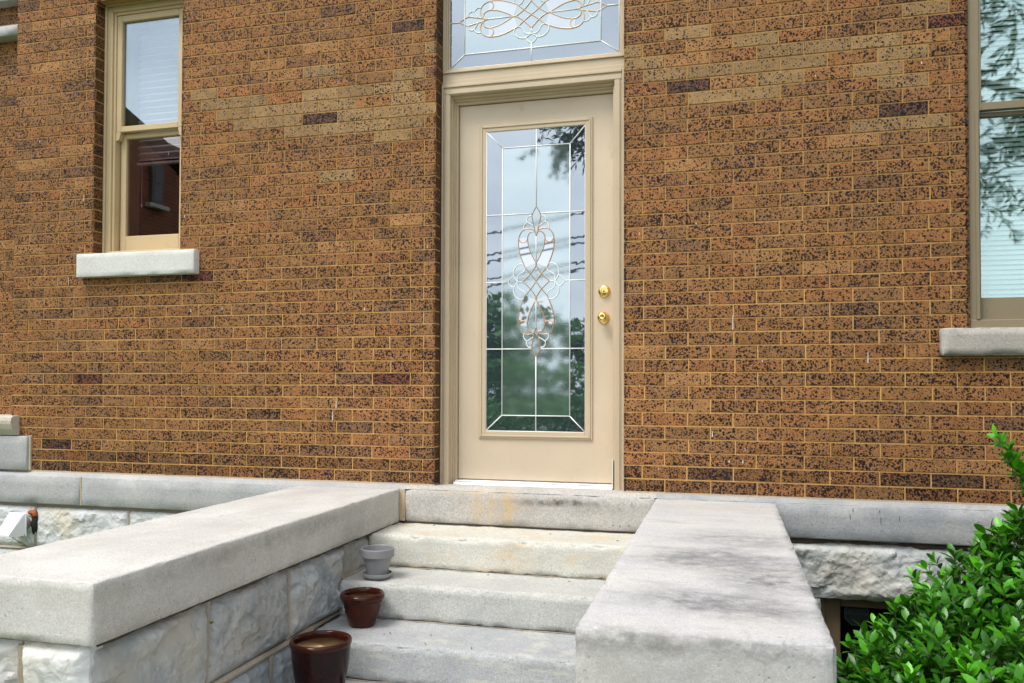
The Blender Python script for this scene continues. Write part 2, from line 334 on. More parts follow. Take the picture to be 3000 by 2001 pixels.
# ================================================================= brick setting
H=.0677; L=.2234
def bp(u,v):   # where a photographed brick lies on the wall plane y=0
    d=fwd+r2*(u-1500)/2399.2265+u2*(1083.7442-v)/2399.2265; o=M.translation; t=-o.y/d.y; p=o+d*t; return p.x,p.z
s3=1/3.136
pale=[(900+x*s3,y*s3) for x,y in ((100,670),(900,690),(100,880),(370,840),(720,810),(900,900),(210,980),(720,1020),(1040,1000),(10,1000),(370,1070),(220,1200),(560,1150),(900,1130),(720,1260),(20,1210),(1130,440))]
pale+=[(x/1.742,y/1.742) for x,y in ((1590,375),(1000,500),(1580,495),(1050,555),(1225,535),(1150,600),(1320,590),(1500,575),(1670,550),(1230,645),(1410,630),(1680,665),(1640,900),(1700,500))]
pale+=[(1750+x*s3,y*s3) for x,y in ((440,575),(340,480),(860,300),(630,680),(1040,640),(1400,610),(1050,890),(1420,360),(1380,850),(1540,470),(1540,730))]
pale+=[(2500+x*s3,y*s3) for x,y in ((720,90),(300,380),(20,400),(480,500),(300,640),(830,1110),(30,1170))]
pale+=[(x*1.276,y*1.276) for x,y in ((1620,150),(1820,135),(1900,115),(1870,125),(1985,95),(2070,92),(1810,180),(1650,220),(2040,185),(1960,150))]
pale=[bp(*p) for p in pale]
darkb=[bp(*p) for p in [(900+900*s3,240*s3),(900+100*s3,1110*s3),(1750+860*s3,780*s3),(2500+500*s3,1000*s3),(2500+890*s3,200*s3),(500*s3,1000+940*s3),(900+750*s3,1000+350*s3)]]
redb=[bp(*p) for p in [(900+750*s3,1000+350*s3),(700*s3,1000+350*s3),(2500+890*s3,200*s3),(560,820),(1050*1.276,1)]]
brk=MB()
def brick(fr,u0,u1,z0,z1,rev=False):
    """one brick face with its arrises; fr maps (u,z,d) to the world"""
    if u1-u0<.012: return
    j=lambda a=.0007: random.uniform(-a,a)
    x,_,z=fr((u0+u1)/2,(z0+z1)/2,0)
    P=any(abs(x-a)<(u1-u0)/2+.002 and abs(z-b)<H/2 for a,b in pale)
    D=any(abs(x-a)<(u1-u0)/2 and abs(z-b)<H/2 for a,b in darkb); RD=any(abs(x-a)<(u1-u0)/2 and abs(z-b)<H/2 for a,b in redb)
    k=random.uniform(.86,1.1)
    if P: k=random.uniform(.78,1.02); c=(.44*k,.275*k,.130*k); dn=random.uniform(-.35,.25)
    elif D or RD: c=((.20,.10,.062) if not RD else (.25,.095,.055)); dn=1.2
    else:
        q=random.random(); k=random.uniform(.92,1.08)
        if q<.05: c=(.29*k,.150*k,.073*k); dn=random.uniform(.6,1.1)
        elif q<.22: c=(.41*k,.185*k,.073*k); dn=random.uniform(.3,.8)
        elif q<.38: c=(.355*k,.182*k,.078*k); dn=random.uniform(.3,.8)
        elif q<.48: c=(.375*k,.182*k,.079*k); dn=random.uniform(.3,.8)
        elif q<.53: c=(.46*k,.235*k,.095*k); dn=random.uniform(.1,.5)
        else: c=(.395*k,.190*k,.074*k); dn=random.uniform(.3,.9)
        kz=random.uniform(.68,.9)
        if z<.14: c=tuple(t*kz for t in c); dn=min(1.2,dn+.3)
        if x>1.0: c=tuple(t*.95 for t in c)  # right-hand bricks slightly darkened in colour for the tree shade there
    if rev: c=tuple(t*.5 for t in c); dn+=.2  # reveal bricks tinted darker for the shade of the recess, plus some dirt
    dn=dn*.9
    f0=random.uniform(-.0008,.0008); b=.0016
    o=[(u0+j(),z0+j()),(u1+j(),z0+j()),(u1+j(),z1+j()),(u0+j(),z1+j())]
    i_=[(o[0][0]+b,o[0][1]+b),(o[1][0]-b,o[1][1]+b),(o[2][0]-b,o[2][1]-b),(o[3][0]+b,o[3][1]-b)]
    vs=[fr(a,c_,.012) for a,c_ in o]+[fr(a,c_,.0013+f0) for a,c_ in o]+[fr(a,c_,f0+j(.0003)) for a,c_ in i_]
    fs=[[0,1,5,4],[1,2,6,5],[2,3,7,6],[3,0,4,7],[4,5,9,8],[5,6,10,9],[6,7,11,10],[7,4,8,11],[8,9,10,11]]
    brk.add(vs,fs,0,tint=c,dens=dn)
main=lambda u,z,d:(u,d,z)
OPEN=[(-1.03,0,-.02,2.93),(-3.27,-2.649,1.30,2.93),(1.595,2.45,.79,2.93)]
WX0,WX1,NR=-3.87,4.6,74
JH,JB=.0066,.0072
for r in range(NR):
    z0=r*H+JB+random.uniform(-.0006,.0006); z1=(r+1)*H+random.uniform(-.0006,.0006)
    heads=[]
    x=.207 if r%2==0 else .098
    x+=random.uniform(-.006,.006)
    k=x
    while k<WX1: heads.append(k+random.uniform(-.003,.003)); k+=L
    k=x if r*H>2.9 else None
    if r*H>2.9:
        k=x-L
        while k>WX0: heads.append(k); k-=L
    else:
        base=-1.03-(.145 if r%2==0 else .068); heads.append(base+random.uniform(-.002,.002))
        k=base-(.2234 if r%2==0 else .195)+random.uniform(-.006,.006)
        while k>WX0: heads.append(k+random.uniform(-.003,.003)); k-=L
    heads=sorted(heads); zc=(z0+z1)/2
    ops=sorted([(a,b) for a,b,c,d in OPEN if c<zc<d])
    segs=[];s=WX0
    for a,b in ops: segs.append((s,a)); s=b
    segs.append((s,WX1))
    for sa,sb in segs:
        inn=[h for h in heads if sa+.045<h<sb-.045]
        # quarter closers beside the window jambs on alternate courses
        if r%2 and (abs(sa+2.649)<.01): inn=[h for h in inn if h>sa+.15]+[sa+.062]
        if r%2==0 and (abs(sb-1.595)<.01): inn=[h for h in inn if h<sb-.12]+[sb-.068]
        if r%2==0 and (abs(sb+3.27)<.01): inn=[h for h in inn if h<sb-.12]+[sb-.068]
        inn=sorted(inn); e=[sa]+inn+[sb]
        for i in range(len(e)-1):
            brick(main,e[i]+(JH/2 if i else 0),e[i+1]-(JH/2 if i<len(e)-2 else 0),z0,z1)
# reveals (returns of the wall into the openings), facing +X and -X
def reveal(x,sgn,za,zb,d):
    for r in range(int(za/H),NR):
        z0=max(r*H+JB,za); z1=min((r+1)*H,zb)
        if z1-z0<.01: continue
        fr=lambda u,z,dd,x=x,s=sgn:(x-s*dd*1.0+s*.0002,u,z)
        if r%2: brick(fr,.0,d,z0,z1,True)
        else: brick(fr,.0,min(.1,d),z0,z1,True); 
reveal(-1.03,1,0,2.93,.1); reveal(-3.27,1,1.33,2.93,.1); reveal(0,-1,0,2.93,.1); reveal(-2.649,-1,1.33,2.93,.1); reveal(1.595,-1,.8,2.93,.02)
# set back wall to the left of the corner
SB=.10
back_fr=lambda u,z,d:(u,SB+d,z)
for r in range(NR):
    z0=r*H+JB-.008; z1=(r+1)*H-.008
    k=-3.86-(.075 if r%2 else .19); e=[-3.872]
    while k>-5.2: e.append(k); k-=L
    for i in range(len(e)-1):
        c0=len(brk.f); brick(back_fr,e[i+1]+JH/2,e[i]-(JH/2 if i else 0),z0,z1)
house=empty('brick_house','speckled orange brown brick house on a pale stone base with a cream glass door',"house",(0,0,0))
brk.build('brickwork',BRICK,house)
m=MB()
def slab(x0,x1,z0,z1,y0=.0034,y1=.32): m.box(x0,x1,y0,y1,z0,z1)
TOPZ=NR*H
for a,b,zz in ((WX0,-3.272,0),(-2.651,-1.032,0),(.002,1.593,0),(2.452,WX1,0)): slab(a,b,0,2.93,y1=.30)
slab(-3.272,-2.651,0,1.33); slab(1.593,2.452,0,.81); slab(WX0,WX1,2.93,TOPZ)
m.box(-5.3,-3.872,SB+.004,.5,-.2,TOPZ)
m.build('mortar_bed',MORTAR,house)
# house body behind the front so it has depth and dark rooms
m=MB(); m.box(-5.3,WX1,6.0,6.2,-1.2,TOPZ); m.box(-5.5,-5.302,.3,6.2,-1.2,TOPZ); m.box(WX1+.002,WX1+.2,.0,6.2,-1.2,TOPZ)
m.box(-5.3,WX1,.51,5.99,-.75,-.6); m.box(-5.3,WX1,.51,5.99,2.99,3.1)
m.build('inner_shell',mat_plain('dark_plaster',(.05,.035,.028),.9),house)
m=MB()
bm=bmesh.new(); vs=[bm.verts.new(p) for p in ((-5.9,-.5,TOPZ+.02),(WX1+.6,-.5,TOPZ+.02),(WX1+.6,6.8,TOPZ+.02),(-5.9,6.8,TOPZ+.02),(-3,3.1,TOPZ+2.2),(2,3.1,TOPZ+2.2))]
for f in ((0,1,5,4),(1,2,5),(2,3,4,5),(3,0,4),(3,2,1,0)): bm.faces.new([vs[i] for i in f])
m.bm(bm); m.build('roof',mat_plain('roof_slate',(.09,.085,.085),.8),house)
# white paint drips and bird lime on the bricks
m=MB()
for u,v,hh in ((2147,945,40),(560,1240//2+290,10),(651,903,10),(2543,1048,28),(1288,1,1),(985,1185,22),(975,1218,30),(117,415,8),(2176,1352,9),(2136,1352,6),(1098,1,1),(246,580,20),(1069,905,9),(201,825,26),(541,634,6),(1352+900-1000,722,8),(2087,1272,16),(2078,672,6),(2040,655,5),(246,420,3),(2700,184,6),(2694,60,0),(2500+195*s3+415,34,4),(120,1365,3),(2233,1058,5)):
    if hh<2: continue
    x,z=bp(u,v); w=random.uniform(.0022,.0042); h=hh*.0018
    P=[];n_=6
    for i in range(n_+1): 
        t=i/n_; P.append((x+random.uniform(-.0008,.0008),-.0011,z+h/2-h*t))
    m.tube(P,w*.45,6,r1=w*.8)
for k in range(42):
    x=random.uniform(-3.7,1.5); z=random.choice((0,1))*random.random()*2.2+random.random()*.4
    if -1.1<x<.05: continue
    m.tube([(x,-.0008,z),(x+random.uniform(-.001,.001),-.0010,z-random.uniform(.003,.018))],random.uniform(.0007,.0016),5)
m.build('paint_drips',mat_plain('white_drips',(.72,.7,.68),.7),house)
# ================================================================= stone base of the house
bT,bB=-.0205,-.196
def wash(mb,x0,x1,y0):
    mb.add([(x0,y0,bT-.0006),(x1,y0,bT-.0006),(x1,.0,-.002),(x0,.0,-.002),(x1,.09,-.002),(x0,.09,-.002)],[[0,1,2,3],[3,2,4,5]])
m=MB(); stone(m,-1.186,.163,-.040,.30,bB,bT,r=.011,step=.03,amp=.0018,seed=3); wash(m,-1.186,.163,-.033); m.build('door_sill_stone',DOORST,house,smooth=True)
m=MB(); stone(m,-3.299,-1.2172,-.040,.30,bB,bT,r=.006,step=.05,amp=.001,seed=4); stone(m,-5.2,-3.305,-.040,.30,bB,bT,r=.006,step=.05,amp=.001,seed=5)
wash(m,-5.2,-1.1862,-.034); m.build('water_table',BAND,house,smooth=True)
m=MB(); stone(m,.1638,4.6,-.040,.30,bB+.010,bT-.001,r=.007,step=.05,amp=.0012,seed=6); wash(m,.1632,4.6,-.034); m.build('water_table',BANDR,house,smooth=True)
m=MB()  # light beaded joints
m.box(-3.3055,-3.2985,-.0385,.1,bB+.001,bT-.001); m.box(-1.2168,-1.1858,-.0365,.1,bB+.001,bT-.001,.002)
m.box(-3.9,-1.031,.0005,.02,-.006,.0075); m.box(.001,4.5,.0005,.02,-.006,.0075)
m.build('band_joints',lime('pale_joint',(.58,.47,.33),(.52,.40,.26),[]),house)
# corner stones of the set back part
m=MB()
prof=[(-.045,.345),(-.060,.335),(-.066,.315),(-.064,.295),(-.052,.262),(-.035,.236),(-.028,.225)]
vs=[];fs=[]
for x in (-5.2,-3.807):
    for y,z in prof: vs.append((x,y,z))
    vs+= [(x,.2,.225),(x,.2,.35)]
N=len(prof)+2
fs=[[i,i+1,N+i+1,N+i] for i in range(N-1)]+[[N-1,0,N,2*N-1],list(range(N))[::-1],list(range(N,2*N))]
m.add(vs,fs); m.build('base_moulding',lime('moulding_limestone',(.56,.50,.42),(.62,.56,.48),[],streak=((5,5,20),.55,.75,(.5,.38,.25),.5)),house)
m=MB(); stone(m,-5.2,-3.722,-.026,.2,.006,.219,r=.006,step=.05); m.build('corner_block',BAND,house,smooth=True)
m=MB(); m.box(-3.722,-3.708,-.012,.02,.004,.222,.003); m.build('corner_joint',lime('pale_joint_b',(.62,.54,.42),(.56,.46,.33),[]),house)
m=MB(); stone(m,-5.0,-3.875,.02,.2,2.79,2.858,r=.004,step=.06); stone(m,-5.0,-3.875,.02,.2,3.02,3.13,r=.004,step=.06); m.build('small_ledge_stone',BAND,house,smooth=True)
# quarry faced foundation, left of the steps (white) and right (grey lintel over the cellar window)
m=MB(); X,Y_,Z_=(1,0,0),(0,1,0),(0,0,1)
Fy=-.012
xs=[-5.1,-4.4,-3.655,-2.975,-2.42,-1.85,-1.26]
for i in range(len(xs)-1): rock(m,(xs[i]+.006,Fy,-.468),X,Z_,(0,-1,0),xs[i+1]-xs[i]-.012,.248,.018,.011,seed=i+2,tint=(1.06,1.06,1.05))
xs=[-5.2,-4.1,-3.35,-2.7,-2.0,-1.26]
for r in range(2):
    for i in range(len(xs)-1): rock(m,(xs[i]+.006+r*.2,Fy,-.76-r*.29),X,Z_,(0,-1,0),xs[i+1]-xs[i]-.012,.275,.018,.02,seed=i+22+r*9,tint=(1.05,1.05,1.05))
m.build('foundation_stone',ROCKW,house,smooth=True,auto=35)
m=MB(); rock(m,(.72,-.005,-.472),X,Z_,(0,-1,0),.95,.262,.036,.009,seed=41,tint=(1.45,1.45,1.4)); rock(m,(1.68,-.005,-.472),X,Z_,(0,-1,0),.9,.262,.036,.014,seed=47,tint=(1.3,1.3,1.3))
for r in range(3): rock(m,(.72,-.004,-.67-r*.2),X,Z_,(0,-1,0),.225,.19,.01,.014,seed=50+r,tint=(1.2,1.2,1.2))
for r in range(3):
    for q in range(3): rock(m,(2.0+q*.85,-.004,-.67-r*.2),X,Z_,(0,-1,0),.84,.19,.03,.03,seed=55+r*3+q,tint=(1.2,1.2,1.2))
m.build('foundation_stone',ROCKG,house,smooth=True,auto=35)
m=MB(); m.box(-5.2,-1.2,.0,.30,-1.3,-.197); m.box(-1.25,.25,.0,.3,-1.3,-.2); m.box(.25,.945,.0,.30,-1.3,-.188); m.box(.945,1.9,.004,.30,-.47,-.188); m.box(1.9,4.6,.0,.30,-1.3,-.188); m.box(.945,1.9,.0,.3,-1.3,-1.05)
for x in (-4.4,-3.655,-2.975,-2.42,-1.85): m.tube([(x+random.uniform(-.004,.004),-.011,z) for z in (-.47,-.40,-.33,-.26,-.215)],.011,6)
m.tube([(-5.2+i*.2,-.013,-.478+random.uniform(-.003,.003)) for i in range(21)],.013,6)
m.build('foundation_mortar',RJOINT,house)
m=MB()
def shade_grime(mb,pts,r):
    pts=[Vector(p) for p in pts]; seg=6; vs=[];fs=[]
    t=(pts[-1]-pts[0]).normalized(); a=Vector((0,0,1)); b=t.cross(a)
    for i,p in enumerate(pts):
        rr=r*max(.15,.75+1.1*fbm(p*9,3))
        for k in range(seg): q=2*math.pi*k/seg; vs.append(p+a*rr*math.cos(q)+b*rr*.7*math.sin(q))
    for i in range(len(pts)-1):
        for k in range(seg): fs.append([i*seg+k,i*seg+(k+1)%seg,(i+1)*seg+(k+1)%seg,(i+1)*seg+k])
    mb.add(vs,fs)
shade_grime(m,[(.74+i*.012,-.012,-.198) for i in range(100)],.016)  # shade line of the gap below the band, modelled as dark bead with dirt
m.build('joint_shade_grime',SHADE_DIRT,house)
# paint specks on the right band
m=MB()
for x,z,h,c in ((1.088,-.035,.014,0),(1.075,-.062,.024,0),(1.205,-.038,.01,1),(1.21,-.07,.035,1),(1.29,-.06,.025,1),(-.02,-.075,.012,1),(-.05,-.16,.012,1),(-.015,-.163,.01,1),(.03,-.158,.012,1),(.045,-.047,.02,1)):
    m.tube([(x,-.041,z),(x+.001,-.0412,z-h)],.0014,5,mi=c)
m.build('paint_specks',[mat_plain('dark_speck',(.02,.02,.03),.6),mat_plain('green_speck',(.03,.12,.10),.6)],house)
# ================================================================= door frame
def molding(mb,pts,path_a,path_b,up_dir,mi=0):
    pass
cas=MB()
def cbox(x0,x1,y0,y1,z0,z1,b=.002,mb=None): (mb or cas).box(x0,x1,y0,y1,z0,z1,b)
cz0=-.0175
# left jamb: casing with bead, then stepped jamb
cbox(-1.029,-1.018,.080,.14,cz0,2.222,.003); cbox(-1.0175,-1.0085,.086,.14,cz0,2.2135,.003); cbox(-1.008,-.978,.083,.14,cz0,2.1665,.003)
cbox(-1.02,-.9725,.120,.20,cz0,2.155,.002); cbox(-1.02,-.9665,.145,.20,cz0,2.144,.002); cbox(-1.02,-.9545,.160,.235,cz0,2.130,.002)
# right jamb
cbox(-.0605,-.030,.083,.14,cz0,2.1665,.003); cbox(-.0295,-.0205,.086,.14,cz0,2.2135,.003); cbox(-.020,-.001,.080,.14,cz0,2.222,.003)
cbox(-.068,-.02,.120,.20,cz0,2.155,.002); cbox(-.0735,-.02,.160,.235,cz0,2.130,.002)
cbox(-.071,-.06,.11,.16,cz0,2.14,.001)
# head
cbox(-1.0085,-.0205,.083,.14,2.167,2.195,.003); cbox(-1.0085,-.0205,.086,.14,2.1955,2.2045,.003); cbox(-1.018,-.0205,.080,.14,2.205,2.222,.003)
cbox(-1.0,-.05,.120,.20,2.1555,2.20,.002); cbox(-1.0,-.05,.145,.20,2.1445,2.20,.002); cbox(-1.0,-.05,.160,.235,2.1305,2.20,.002)
cbox(-1.029,-.001,.096,.2,2.2225,2.2495,.002); cbox(-1.029,-.001,.104,.2,2.250,2.2915,.0015)
dframe=cas.build('door_frame',TAN,house)
m=MB()
m.box(-.0715,-.0665,.079,.12,.004,.155,.001); m.build('bare_strip',mat_plain('bare_white',(.75,.75,.74),.5),dframe)
m=MB(); m.tube([(-1.0285,.078,z*.1) for z in range(0,23)],.0035,5); m.build('dark_caulk',mat_plain('old_caulk',(.06,.05,.045),.9),dframe)
# threshold
m=MB(); m.box(-.957,-.0715,.093,.2,-.018,.001,.002); m.box(-.957,-.0715,.104,.2,.001,.007,.002); m.box(-.957,-.0715,.128,.2,.007,.018,.003)
for i in range(4): m.box(-.957,-.0715,.106+i*.005,.1085+i*.005,.0072,.0092,.0006)
m.build('threshold',metal('brushed_aluminium',(.78,.78,.79),.38),house)
# door
DY=.180
m=MB(); m.box(-.9525,-.0755,DY,DY+.044,.021,2.1275,.002)
door=m.build('door',paint('door_paint',(.67,.545,.395),0,.33),house); door['label']='cream door with a tall leaded glass panel and brass fittings'
m=MB()
for (e,y,dz) in ((.0,DY-.010,.012),(.010,DY-.016,.010),(.019,DY-.011,.022)):
    x0,x1,z0,z1=-.8335+e,-.1905-e,.2505+e,2.0085-e; w=dz
    m.box(x0,x0+w,y,DY+.002,z0,z1,.0025,seg=2); m.box(x1-w,x1,y,DY+.002,z0,z1,.0025,seg=2)
    m.box(x0+w,x1-w,y,DY+.002,z0,z0+w,.0025,seg=2); m.box(x0+w,x1-w,y,DY+.002,z1-w,z1,.0025,seg=2)
m.build('lite_frame',TAN,door)
GY=DY-.0035
gx0,gx1,gz0,gz1=-.7935,-.2275,.2895,1.9705
ix0,ix1,iz0,iz1=-.698,-.3155,.3785,1.8705
cx=-.5045
def swirl(t):
    w=t.noise(5,2,.5,1.5,vec=t.map(sc=(1,1,.6))); wv=t.new('ShaderNodeTexWave',wave_type='BANDS',bands_direction='DIAGONAL'); wv.inputs['Scale'].default_value=7; wv.inputs['Distortion'].default_value=9; wv.inputs['Detail'].default_value=2; t.l.new(t.co,wv.inputs[0])
    b=t.bump(w,.012,.02); return t.bump(wv.outputs['Fac'],.02,.0006,b)
def chip(t):
    a=t.noise(1,3,.6,1.2,vec=t.map(sc=(150,150,60))); b=t.noise(1,3,.6,1.0,vec=t.map(sc=(60,60,160),rot=(0,.6,0)))
    return t.bump(t.math('ADD',a,b),.03,.0006)
G_BORD=glass('wavy_border_glass',.40,(.86,.93,1.0),(.035,.05,.06),.015,swirl)
G_CHIP=glass('chipped_privacy_glass',.50,(.86,.97,1.0),(.085,.12,.115),.014,chip)
G_CLEAR=glass('clear_bevel_glass',.55,(.95,.98,1.0),(.16,.18,.19),.02,None)
WCAME=mat_plain('white_came',(.92,.93,.92),.35); BCAME=NT('brass_came').P(col=(.62,.40,.24),metal=.55,rough=.35).m
def pane_rects(mb,rects,y,th=.002):
    for x0,x1,z0,z1 in rects: mb.box(x0,x1,y,y+th,z0,z1)
m=MB(); pane_rects(m,[(gx0,ix0,gz0,gz1),(ix1,gx1,gz0,gz1),(ix0,ix1,gz0,iz0),(ix0,ix1,iz1,gz1)],GY); m.build('border_glass',G_BORD,door)
m=MB(); pane_rects(m,[(ix0,ix1,iz0,iz1)],GY); m.build('textured_glass',G_CHIP,door)
# ---- leaded motif in local metres (right, up); K mirrors it
def pt(x,y): return ((x-897)*.000373,(1383-y-.0205*(x-897))*.000367)
def smooth(P,n=5):
    out=[]
    for i in range(len(P)-1):
        p0=P[max(i-1,0)];p1=P[i];p2=P[i+1];p3=P[min(i+2,len(P)-1)]
        for k in range(n):
            t=k/n; out.append(tuple(.5*((2*p1[c])+(-p0[c]+p2[c])*t+(2*p0[c]-5*p1[c]+4*p2[c]-p3[c])*t*t+(-p0[c]+3*p1[c]-3*p2[c]+p3[c])*t**3) for c in (0,1)))
    out.append(P[-1]); return out
BR=[[(897,250),(930,305),(963,385),(950,470),(925,590),(897,700)],
    [(922,615),(980,588),(1040,583),(1095,600),(1140,650),(1163,720),(1168,800),(1160,880),(1142,960),(1115,1040),(1085,1115),(1060,1170),(980,1265),(897,1383)],
    [(915,632),(965,630),(1005,655),(1028,710),(1028,760),(1020,820),(1002,890),(972,960),(937,1035),(897,1105),(897,1140),(980,1265),(1100,1380)],
    [(1028,735),(1050,772),(1095,788),(1140,768),(1160,730)]]
WH=[[(967,388),(1010,395),(1038,430),(1030,480),(935,545)],[(1030,480),(1070,510),(1087,550),(1082,598)],
    [(1085,1120),(1140,1110),(1190,1135),(1230,1190),(1243,1250),(1225,1310),(1180,1378)],
    [(1060,1180),(1075,1220),(1110,1245),(1150,1265),(1180,1310),(1180,1378)],
    [(1240,1290),(1290,1320),(1330,1378)]]
def motif(mbB,mbW,fn,rad=.0027):
    for src,mb,r in ((BR,mbB,rad),(WH,mbW,rad*1.05)):
        for P in src:
            Q=smooth([pt(*p) for p in P])
            for sx in (1,-1):
                for sy in (1,-1): mb.tube([fn(a*sx,b*sy) for a,b in Q],r,5)
    for sx in (1,-1): mbW.tube([fn(*( (pt(1100,1383)[0]*sx),0)),fn(pt(1180,1383)[0]*sx,0)],rad,5)
    for sy in (1,-1): mbW.tube([fn(0,pt(897,700)[1]*sy),fn(0,pt(897,1105)[1]*sy)],rad,5)
mzc=1.1195
fnD=lambda a,b:(cx+a,GY-.0022,mzc+b)
mb_,mw=MB(),MB(); motif(mb_,mw,fnD)
def wl(mb,*pts,r=.0032): mb.tube([(x,GY-.0022,z) for x,z in pts],r,5)
for x in (ix0,ix1): wl(mw,(x,iz0),(x,iz1))
for z in (iz0,iz1): wl(mw,(ix0,z),(ix1,z))
for a,b in (((gx0,gz0),(ix0,iz0)),((gx1,gz0),(ix1,iz0)),((gx0,gz1),(ix0,iz1)),((gx1,gz1),(ix1,iz1))): wl(mw,a,b)
for x in (gx0+.003,gx1-.003): wl(mw,(x,gz0),(x,gz1),r=.0032)
for z in (gz0+.002,gz1-.002): wl(mw,(gx0,z),(gx1,z),r=.0026)
tipz=pt(897,250)[1]; wl(mw,(cx,mzc+tipz),(cx,gz1)); wl(mw,(cx,mzc-tipz),(cx,gz0))
kx=pt(1330,1383)[0]
for x0,x1,z in ((gx0,cx-.026,1.496),(cx+.026,gx1,1.496),(gx0,cx-.026,.747),(cx+.026,gx1,.747),(gx0,cx-kx,mzc),(cx+kx,gx1,mzc)): wl(mw,(x0,z),(x1,z))
mw.build('white_leading',WCAME,door,smooth=True); mb_.build('brass_leading',BCAME,door,smooth=True)
# clear ribbons between the two loops
def ribbons(fn,d,par):
    o=smooth([pt(*p) for p in BR[1][5:12]],6); i_=smooth([pt(*p) for p in BR[2][3:10]],6)
    for sx in (1,-1):
        for sy in (1,-1):
            mb=MB(); vs=[fn(a*sx,b*sy) for a,b in o]+[fn(a*sx,b*sy) for a,b in i_]; k=len(o)
            vs2=[(v[0],v[1]+d,v[2]) for v in vs]; fs=[[t,t+1,k+t+1,k+t] for t in range(min(len(o),len(i_))-1)]
            n0=len(vs); fs+=[[n0+q for q in f[::-1]] for f in fs]
            mb.add(vs+vs2,fs); mb.build('clear_glass',G_CLEAR,par)
ribbons(lambda a,b:(cx+a,GY-.0012,mzc+b),.0008,door)
# brass knob and deadbolt
BRASS=NT('polished_brass').P(col=(.86,.62,.22),metal=1,rough=.13).m
def lathe_y(mb,prof,c,seg=40,mi=0):
    vs=[];fs=[]
    for r,d in prof:
        for k in range(seg):
            a=2*math.pi*k/seg; vs.append((c[0]+r*math.cos(a),c[1]-d,c[2]+r*math.sin(a)))
    for i in range(len(prof)-1):
        for k in range(seg): fs.append([i*seg+k,i*seg+(k+1)%seg,(i+1)*seg+(k+1)%seg,(i+1)*seg+k])
    fs.append([(len(prof)-1)*seg+k for k in range(seg)]); mb.add(vs,fs,mi)
m=MB(); lathe_y(m,[(.0335,0),(.0335,.002),(.0325,.006),(.027,.011),(.0235,.0125),(.0225,.018),(.0215,.020),(.012,.0205),(.0115,.0195),(.0,.0195)],(-.127,DY,1.055))
m.build('deadbolt',BRASS,door,smooth=True,auto=50)
m=MB(); lathe_y(m,[(.0045,.0),(.0045,.0012),(.0,.0012)],(-.127,DY-.0195,1.052)); m.box(-.1278,-.1262,DY-.0212,DY-.019,1.040,1.052); m.build('keyhole',mat_plain('keyhole_dark',(.02,.015,.01),.5),door)
m=MB(); lathe_y(m,[(.0325,0),(.0325,.002),(.031,.005),(.024,.009),(.016,.012),(.0125,.017),(.0125,.028),(.018,.034),(.0245,.040),(.0272,.047),(.0272,.055),(.0245,.062),(.018,.0665),(.011,.068),(.0095,.0672),(0,.0672)],(-.130,DY,.911))
m.build('door_knob',BRASS,door,smooth=True,auto=50)
# ================================================================= transom window
TY=.128
m=MB()
for (e,y,w) in ((.0,.100,.018),(.018,.108,.010),(.028,.118,.008)):
    x0,x1,z0,z1=-1.029+e,-.001-e*1.0,2.292+e*.9,2.884-e
    m.box(x0,x0+w,y,.2,z0,z1,.002); m.box(x1-w,x1,y,.2,z0,z1,.002); m.box(x0+w,x1-w,y,.2,z0,z0+w*.95,.002); m.box(x0+w,x1-w,y,.2,z1-w,z1,.002)
m.box(-1.027,-.003,.094,.11,2.2925,2.300,.002)
m.box(-1.029,-.001,.09,.2,2.885,2.93,.002)
tr=m.build('transom_window',TAN,house); tr['label']='leaded transom window above the door'
tx0,tx1,tz0,tz1=-.993,-.0375,2.327,2.848; jx0,jx1,jz0,jz1=-.9085,-.1385,2.4,2.775; tcx,tcz=-.5232,2.5865
m=MB(); pane_rects(m,[(tx0,jx0,tz0,tz1),(jx1,tx1,tz0,tz1),(jx0,jx1,tz0,jz0),(jx0,jx1,jz1,tz1)],TY); m.build('border_glass',G_BORD,tr)
m=MB(); pane_rects(m,[(jx0,jx1,jz0,jz1)],TY); m.build('textured_glass',G_CHIP,tr)
BC2=NT('pale_brass_came').P(col=(.80,.60,.40),metal=.15,rough=.4).m
fnT=lambda a,b:(tcx+b,TY-.0022,tcz+a)
mb_,mw=MB(),MB(); motif(mb_,mw,fnT,.0031)
def wt(*pts,r=.0035): mw.tube([(x,TY-.0022,z) for x,z in pts],r,5)
for x in (jx0,jx1): wt((x,jz0),(x,jz1))
for z in (jz0,jz1): wt((jx0,z),(jx1,z))
for a,b in (((tx0,tz0),(jx0,jz0)),((tx1,tz0),(jx1,jz0)),((tx0,tz1),(jx0,jz1)),((tx1,tz1),(jx1,jz1))): wt(a,b)
wt((tx0,tcz),(tcx-tipz,tcz)); wt((tcx+tipz,tcz),(tx1,tcz)); wt((tcx,tz0),(tcx,tcz-kx)); wt((tcx,tcz+kx),(tcx,tz1)); wt((tx1-.003,tz0),(tx1-.003,tz1),r=.0034)
mw.build('white_leading',WCAME,tr,smooth=True); mb_.build('brass_leading',BC2,tr,smooth=True)
ribbons(lambda a,b:(tcx+b,TY-.0012,tcz+a),.0008,tr)
